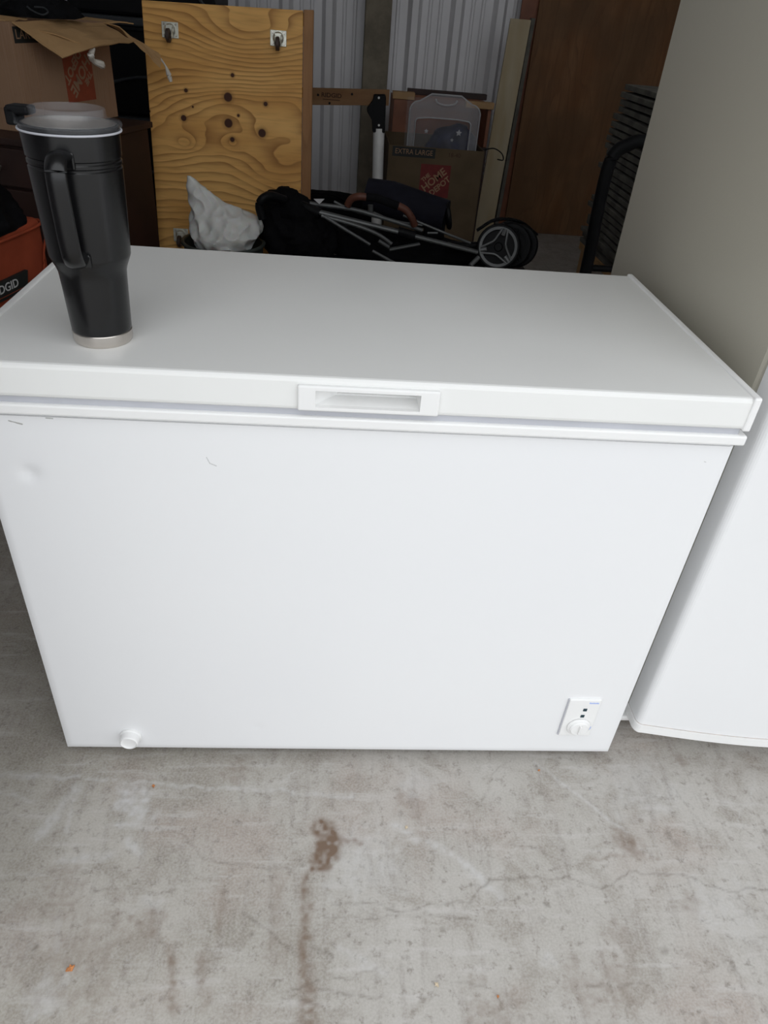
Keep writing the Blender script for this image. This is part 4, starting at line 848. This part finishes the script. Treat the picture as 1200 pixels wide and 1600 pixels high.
ornament((0.9728, 3.53, 0.7206), .013, 'faint pale star ornament at the left inside the clear bin')
# wooden drawer unit behind the box
wc = thing('wooden_crate', 'reddish-brown wooden crate with pale rails behind the clear bin', 'crate', (1.12, 4.05, 0))
wl = (0.8046, 3.9, 0.844)[0] - 1.12; wr_ = (1.3888, 3.9, 0.8515)[0] - 1.12; wz = (1.1204, 3.9, 0.8593)[2]
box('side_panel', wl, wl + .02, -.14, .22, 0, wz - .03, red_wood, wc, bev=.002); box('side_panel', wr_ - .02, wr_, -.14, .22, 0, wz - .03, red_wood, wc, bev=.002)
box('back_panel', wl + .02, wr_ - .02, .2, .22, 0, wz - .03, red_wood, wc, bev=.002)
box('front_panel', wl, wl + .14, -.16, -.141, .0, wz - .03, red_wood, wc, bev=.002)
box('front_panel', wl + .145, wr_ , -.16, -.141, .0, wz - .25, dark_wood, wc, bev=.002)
box('rail', wl - .01, wl + .12, -.165, -.10, wz - .028, wz + .01, pale_wood, wc, bev=.003)
box('rail', wl + .08, wr_ - .03, -.10, -.06, wz - .005, wz + .025, dark_wood, wc, bev=.003)
box('rail', wr_ - .16, wr_ + .01, -.165, -.11, wz - .045, wz - .01, pale_wood, wc, bev=.003)
# black duffel in the shade under the wall
df = thing('duffel_bag', 'black duffel bag lying in the shade at the foot of the corrugated wall', 'bag', (.42, 3.95, 0))
loft('shell', [(0, 0, .0, .30, .16), (0, 0, .05, .33, .19), (0, 0, .15, .33, .2), (0, 0, .23, .31, .17), (0, 0, .27, .22, .1), (0, 0, .28, .05, .03)], black_fabric, df, crump=.02, freq=8, seed=40)
tube('strap', [(-.2, -.10, .24), (-.1, -.15, .30), (.05, -.15, .30), (.15, -.10, .24)], .012, black_fabric, df, smooth=5, ry=.4)
# leaning boards
wash = ply('whitewashed_plywood', (0.50, 0.44, 0.31), (0.36, 0.31, 0.21), 7, (), (), vertical=True, contrast=.4, seed=8, stain=(.5, .42, .28))
umber = ply('reddish_brown_plywood', (0.23, 0.115, 0.05), (0.12, 0.05, 0.02), 18, ((.02, 1.33, .012),), ((.02, 1.33, .25, .14), (.35, .9, .12, .2)), vertical=True, contrast=.6, seed=3, stain=(.11, .065, .032), amp=.12)
Yw = 4.10
pw = thing('leaning_board', 'narrow whitewashed plywood offcut leaning beside the brown sheets', 'board', (1.50, Yw, 0), (-math.radians(1.5), 0, 0))
bl0, bl1, tl0, tl1 = (1.42, 4.1, 0.1184)[0] - 1.5, (1.5426, 4.1, 0.1179)[0] - 1.5, (1.4682, 4.1, 1.2654)[0] - 1.5, (1.5896, 4.1, 1.265)[0] - 1.5; zt_ = (1.5254, 4.1, 1.2634)[2]
prism('face_panel', [(bl0, .0), (bl1, .0), (tl1, zt_), (tl0, zt_)], 0, .018, wash, pw, axis='y', bev=.001)
pe = thing('plywood_offcut', 'thin grey plywood offcut standing edge-on behind the whitewashed board', 'board', (1.50, Yw + .09, 0), (-math.radians(1.0), 0, 0))
prism('face_panel', [(bl1 + .030, .0), (bl1 + .052, .0), (tl1 + .042, zt_ + .01), (tl1 + .020, zt_ + .01)], 0, .05, board_edge, pe, axis='y', bev=.001)
bs = thing('plywood_sheet', 'large reddish-brown plywood sheet leaning on the back wall at right', 'plywood', (1.70, 4.46, 0), (-math.radians(1.0), 0, 0))
prism('face_panel', [(.0, 0), (1.0, 0), (1.0, 2.44), (.0, 2.44)], 0, .018, umber, bs, axis='y', bev=.001)
bs2 = thing('plywood_sheet', 'second brown plywood sheet, its edge showing left of the large sheet', 'plywood', (1.60, 4.50, 0), (-math.radians(1.0), 0, 0))
prism('face_panel', [(.0, 0), (1.0, 0), (1.0, 2.44), (.0, 2.44)], 0, .018, red_wood, bs2, axis='y', bev=.001)
# stack of flat boards
random.seed(5)
base = thing('wooden_skid', 'pale wooden skid under the stack of flat boards', 'skid', (1.98, 2.42, 0))
box('deck', -.235, .24, -.42, .42, .325, .36, pale_wood, base, bev=.003)
for sx in (-.20, .20):
    for sy in (-.36, .36): box('leg', sx - .03, sx + .03, sy - .03, sy + .03, 0, .3245, pale_wood, base, bev=.003)
zz = .3605; N_ = 24
for k in range(N_):
    b_ = add_box(bmesh.new(), -.23, .23, -.35, .35, 0, .021, .0015, 1)
    if k == 0:
        bm_me = fromb('stack_board', b_, board_edge, None); o = bm_me
    else:
        b_.free(); o = bm_me.copy(); COL.objects.link(o)
    o.location = (1.975 + random.uniform(-.010, .012), 2.38 + (N_ - k) * .0045 + random.uniform(-.02, .02), zz); o.rotation_euler = (0, 0, random.uniform(-.03, .03)); zz += .0213 + .0085
    tag(o, 'thin grey board at the top of the stack beyond the upright freezer' if k == N_ - 1 else 'lowest grey board of the stack, lying on the wooden skid' if k == 0 else 'thin grey board between others in the stack beyond the upright freezer', 'board', 'boards in the stack beyond the upright freezer')
# the boards are kept apart by thin spacers at each corner
bm = bmesh.new(); zz = .3605 + .0212
for k in range(N_ - 1):
    for sx in (1.83, 2.12):
        add_box(bm, sx - .02, sx + .02, 2.34, 2.50, zz, zz + .0084)
    zz += .0298
tag(fromb('stack_spacers', bm, pale_wood, None, kind='stuff'), 'thin wooden spacers between the stacked flat boards', 'spacers')
# hand truck
ht = thing('hand_truck', 'black tube-framed hand truck standing beside the upright freezer', 'hand truck', (1.62, 1.86, 0))
def HV(p): return (p[0] - 1.62, p[1] - 1.86, p[2])
f0 = HV((1.4418, 1.8, 0.503)); 
ptsL = [(HV((1.4422, 1.8, 0.5627))[0], -.06, .04), HV((1.4491, 1.8, 0.5035)), HV((1.4418, 1.8, 0.7109)), HV((1.4411, 1.8, 0.8602)), HV((1.4562, 1.8, 0.9161)), HV((1.4946, 1.8, 0.9427)), HV((1.541, 1.8, 0.9557))]
xe = ptsL[-1][0]; xs_ = ptsL[1][0]; wid = .36
ptsR = [(xs_ + wid - (p[0] - xs_), p[1], p[2] + .0) for p in ptsL][::-1]
tube('frame', ptsL + ptsR, .0225, black_plastic, ht, smooth=5, seg=16)
for z_ in (.30, .52): tube('crossbar', [(xs_, -.06, z_), (xs_ + wid, -.06, z_)], .012, black_plastic, ht)
box('toe_plate', xs_ - .02, xs_ + wid + .02, -.20, -.055, .008, .016, black_plastic, ht, bev=.002)
for sx in (xs_ - .035, xs_ + wid + .035): lathe('wheel', [(0, -.02), (.07, -.02), (.09, -.012), (.09, .012), (.07, .02), (0, .02)], dark_rubber, ht, seg=28, m4=basis((sx, .03, .09), (0, 1, 0), (0, 0, 1)))
tube('axle', [(xs_ - .03, .03, .09), (xs_ + wid + .03, .03, .09)], .008, grey_metal, ht)
# ================================================================ small leaves and chips on the floor
rust_leaf = plain('dry_orange_leaf', (0.50, 0.20, 0.07), .8, var=.3, scale=200); pale_chip = plain('pale_chip', (.6, .5, .36), .8, var=.2, scale=200)
def leaf(label, p, s, rz, mat):
    bm = bmesh.new(); P = [(-1, 0), (-.5, .45), (-.1, .35), (.2, .8), (.5, .3), (1, .1), (.5, -.3), (.15, -.7), (-.3, -.4)]
    T = [bm.verts.new((x_ * s, y_ * s, .0012 + .22 * s * noise.noise(Vector((x_ * 2, y_ * 2, rz))) + .2 * s)) for x_, y_ in P]; Bt = [bm.verts.new((v_.co.x, v_.co.y, max(0, v_.co.z - .0012))) for v_ in T]
    c = bm.verts.new((0, 0, .34 * s + .001)); c2 = bm.verts.new((0, 0, 0))
    for k in range(9):
        j = (k + 1) % 9; bm.faces.new((c, T[k], T[j])); bm.faces.new((c2, Bt[j], Bt[k])); bm.faces.new((T[k], Bt[k], Bt[j], T[j]))
    for v_ in Bt + [c2]: v_.co.z = 0
    o = fromb('leaf_fragment', bm, mat); o.location = (p[0], p[1], .0002); o.rotation_euler = (0, 0, rz); tag(o, label, 'leaf')
leaf('orange dry leaf scrap on the concrete at lower left', (0.126, -0.3853), .0072, .6, rust_leaf)
leaf('small brown leaf scrap on the concrete just below the drain plug', (0.1851, -0.0621), .004, 1.9, rust_leaf)
leaf('tiny reddish scrap on the concrete below the control panel side', (0.9627, -0.0213), .003, .3, rust_leaf)
leaf('pale chip on the concrete, lower middle of the photo', (0.707, -0.4164), .0045, 2.3, pale_chip)
leaf('pale tan chip on the concrete right of the brown stain', (0.6762, -0.1476), .004, 1.1, pale_chip)
leaf('tiny orange scrap at the bottom edge, right of the pale chip', (0.8036, -0.4347), .0028, 1.4, rust_leaf)
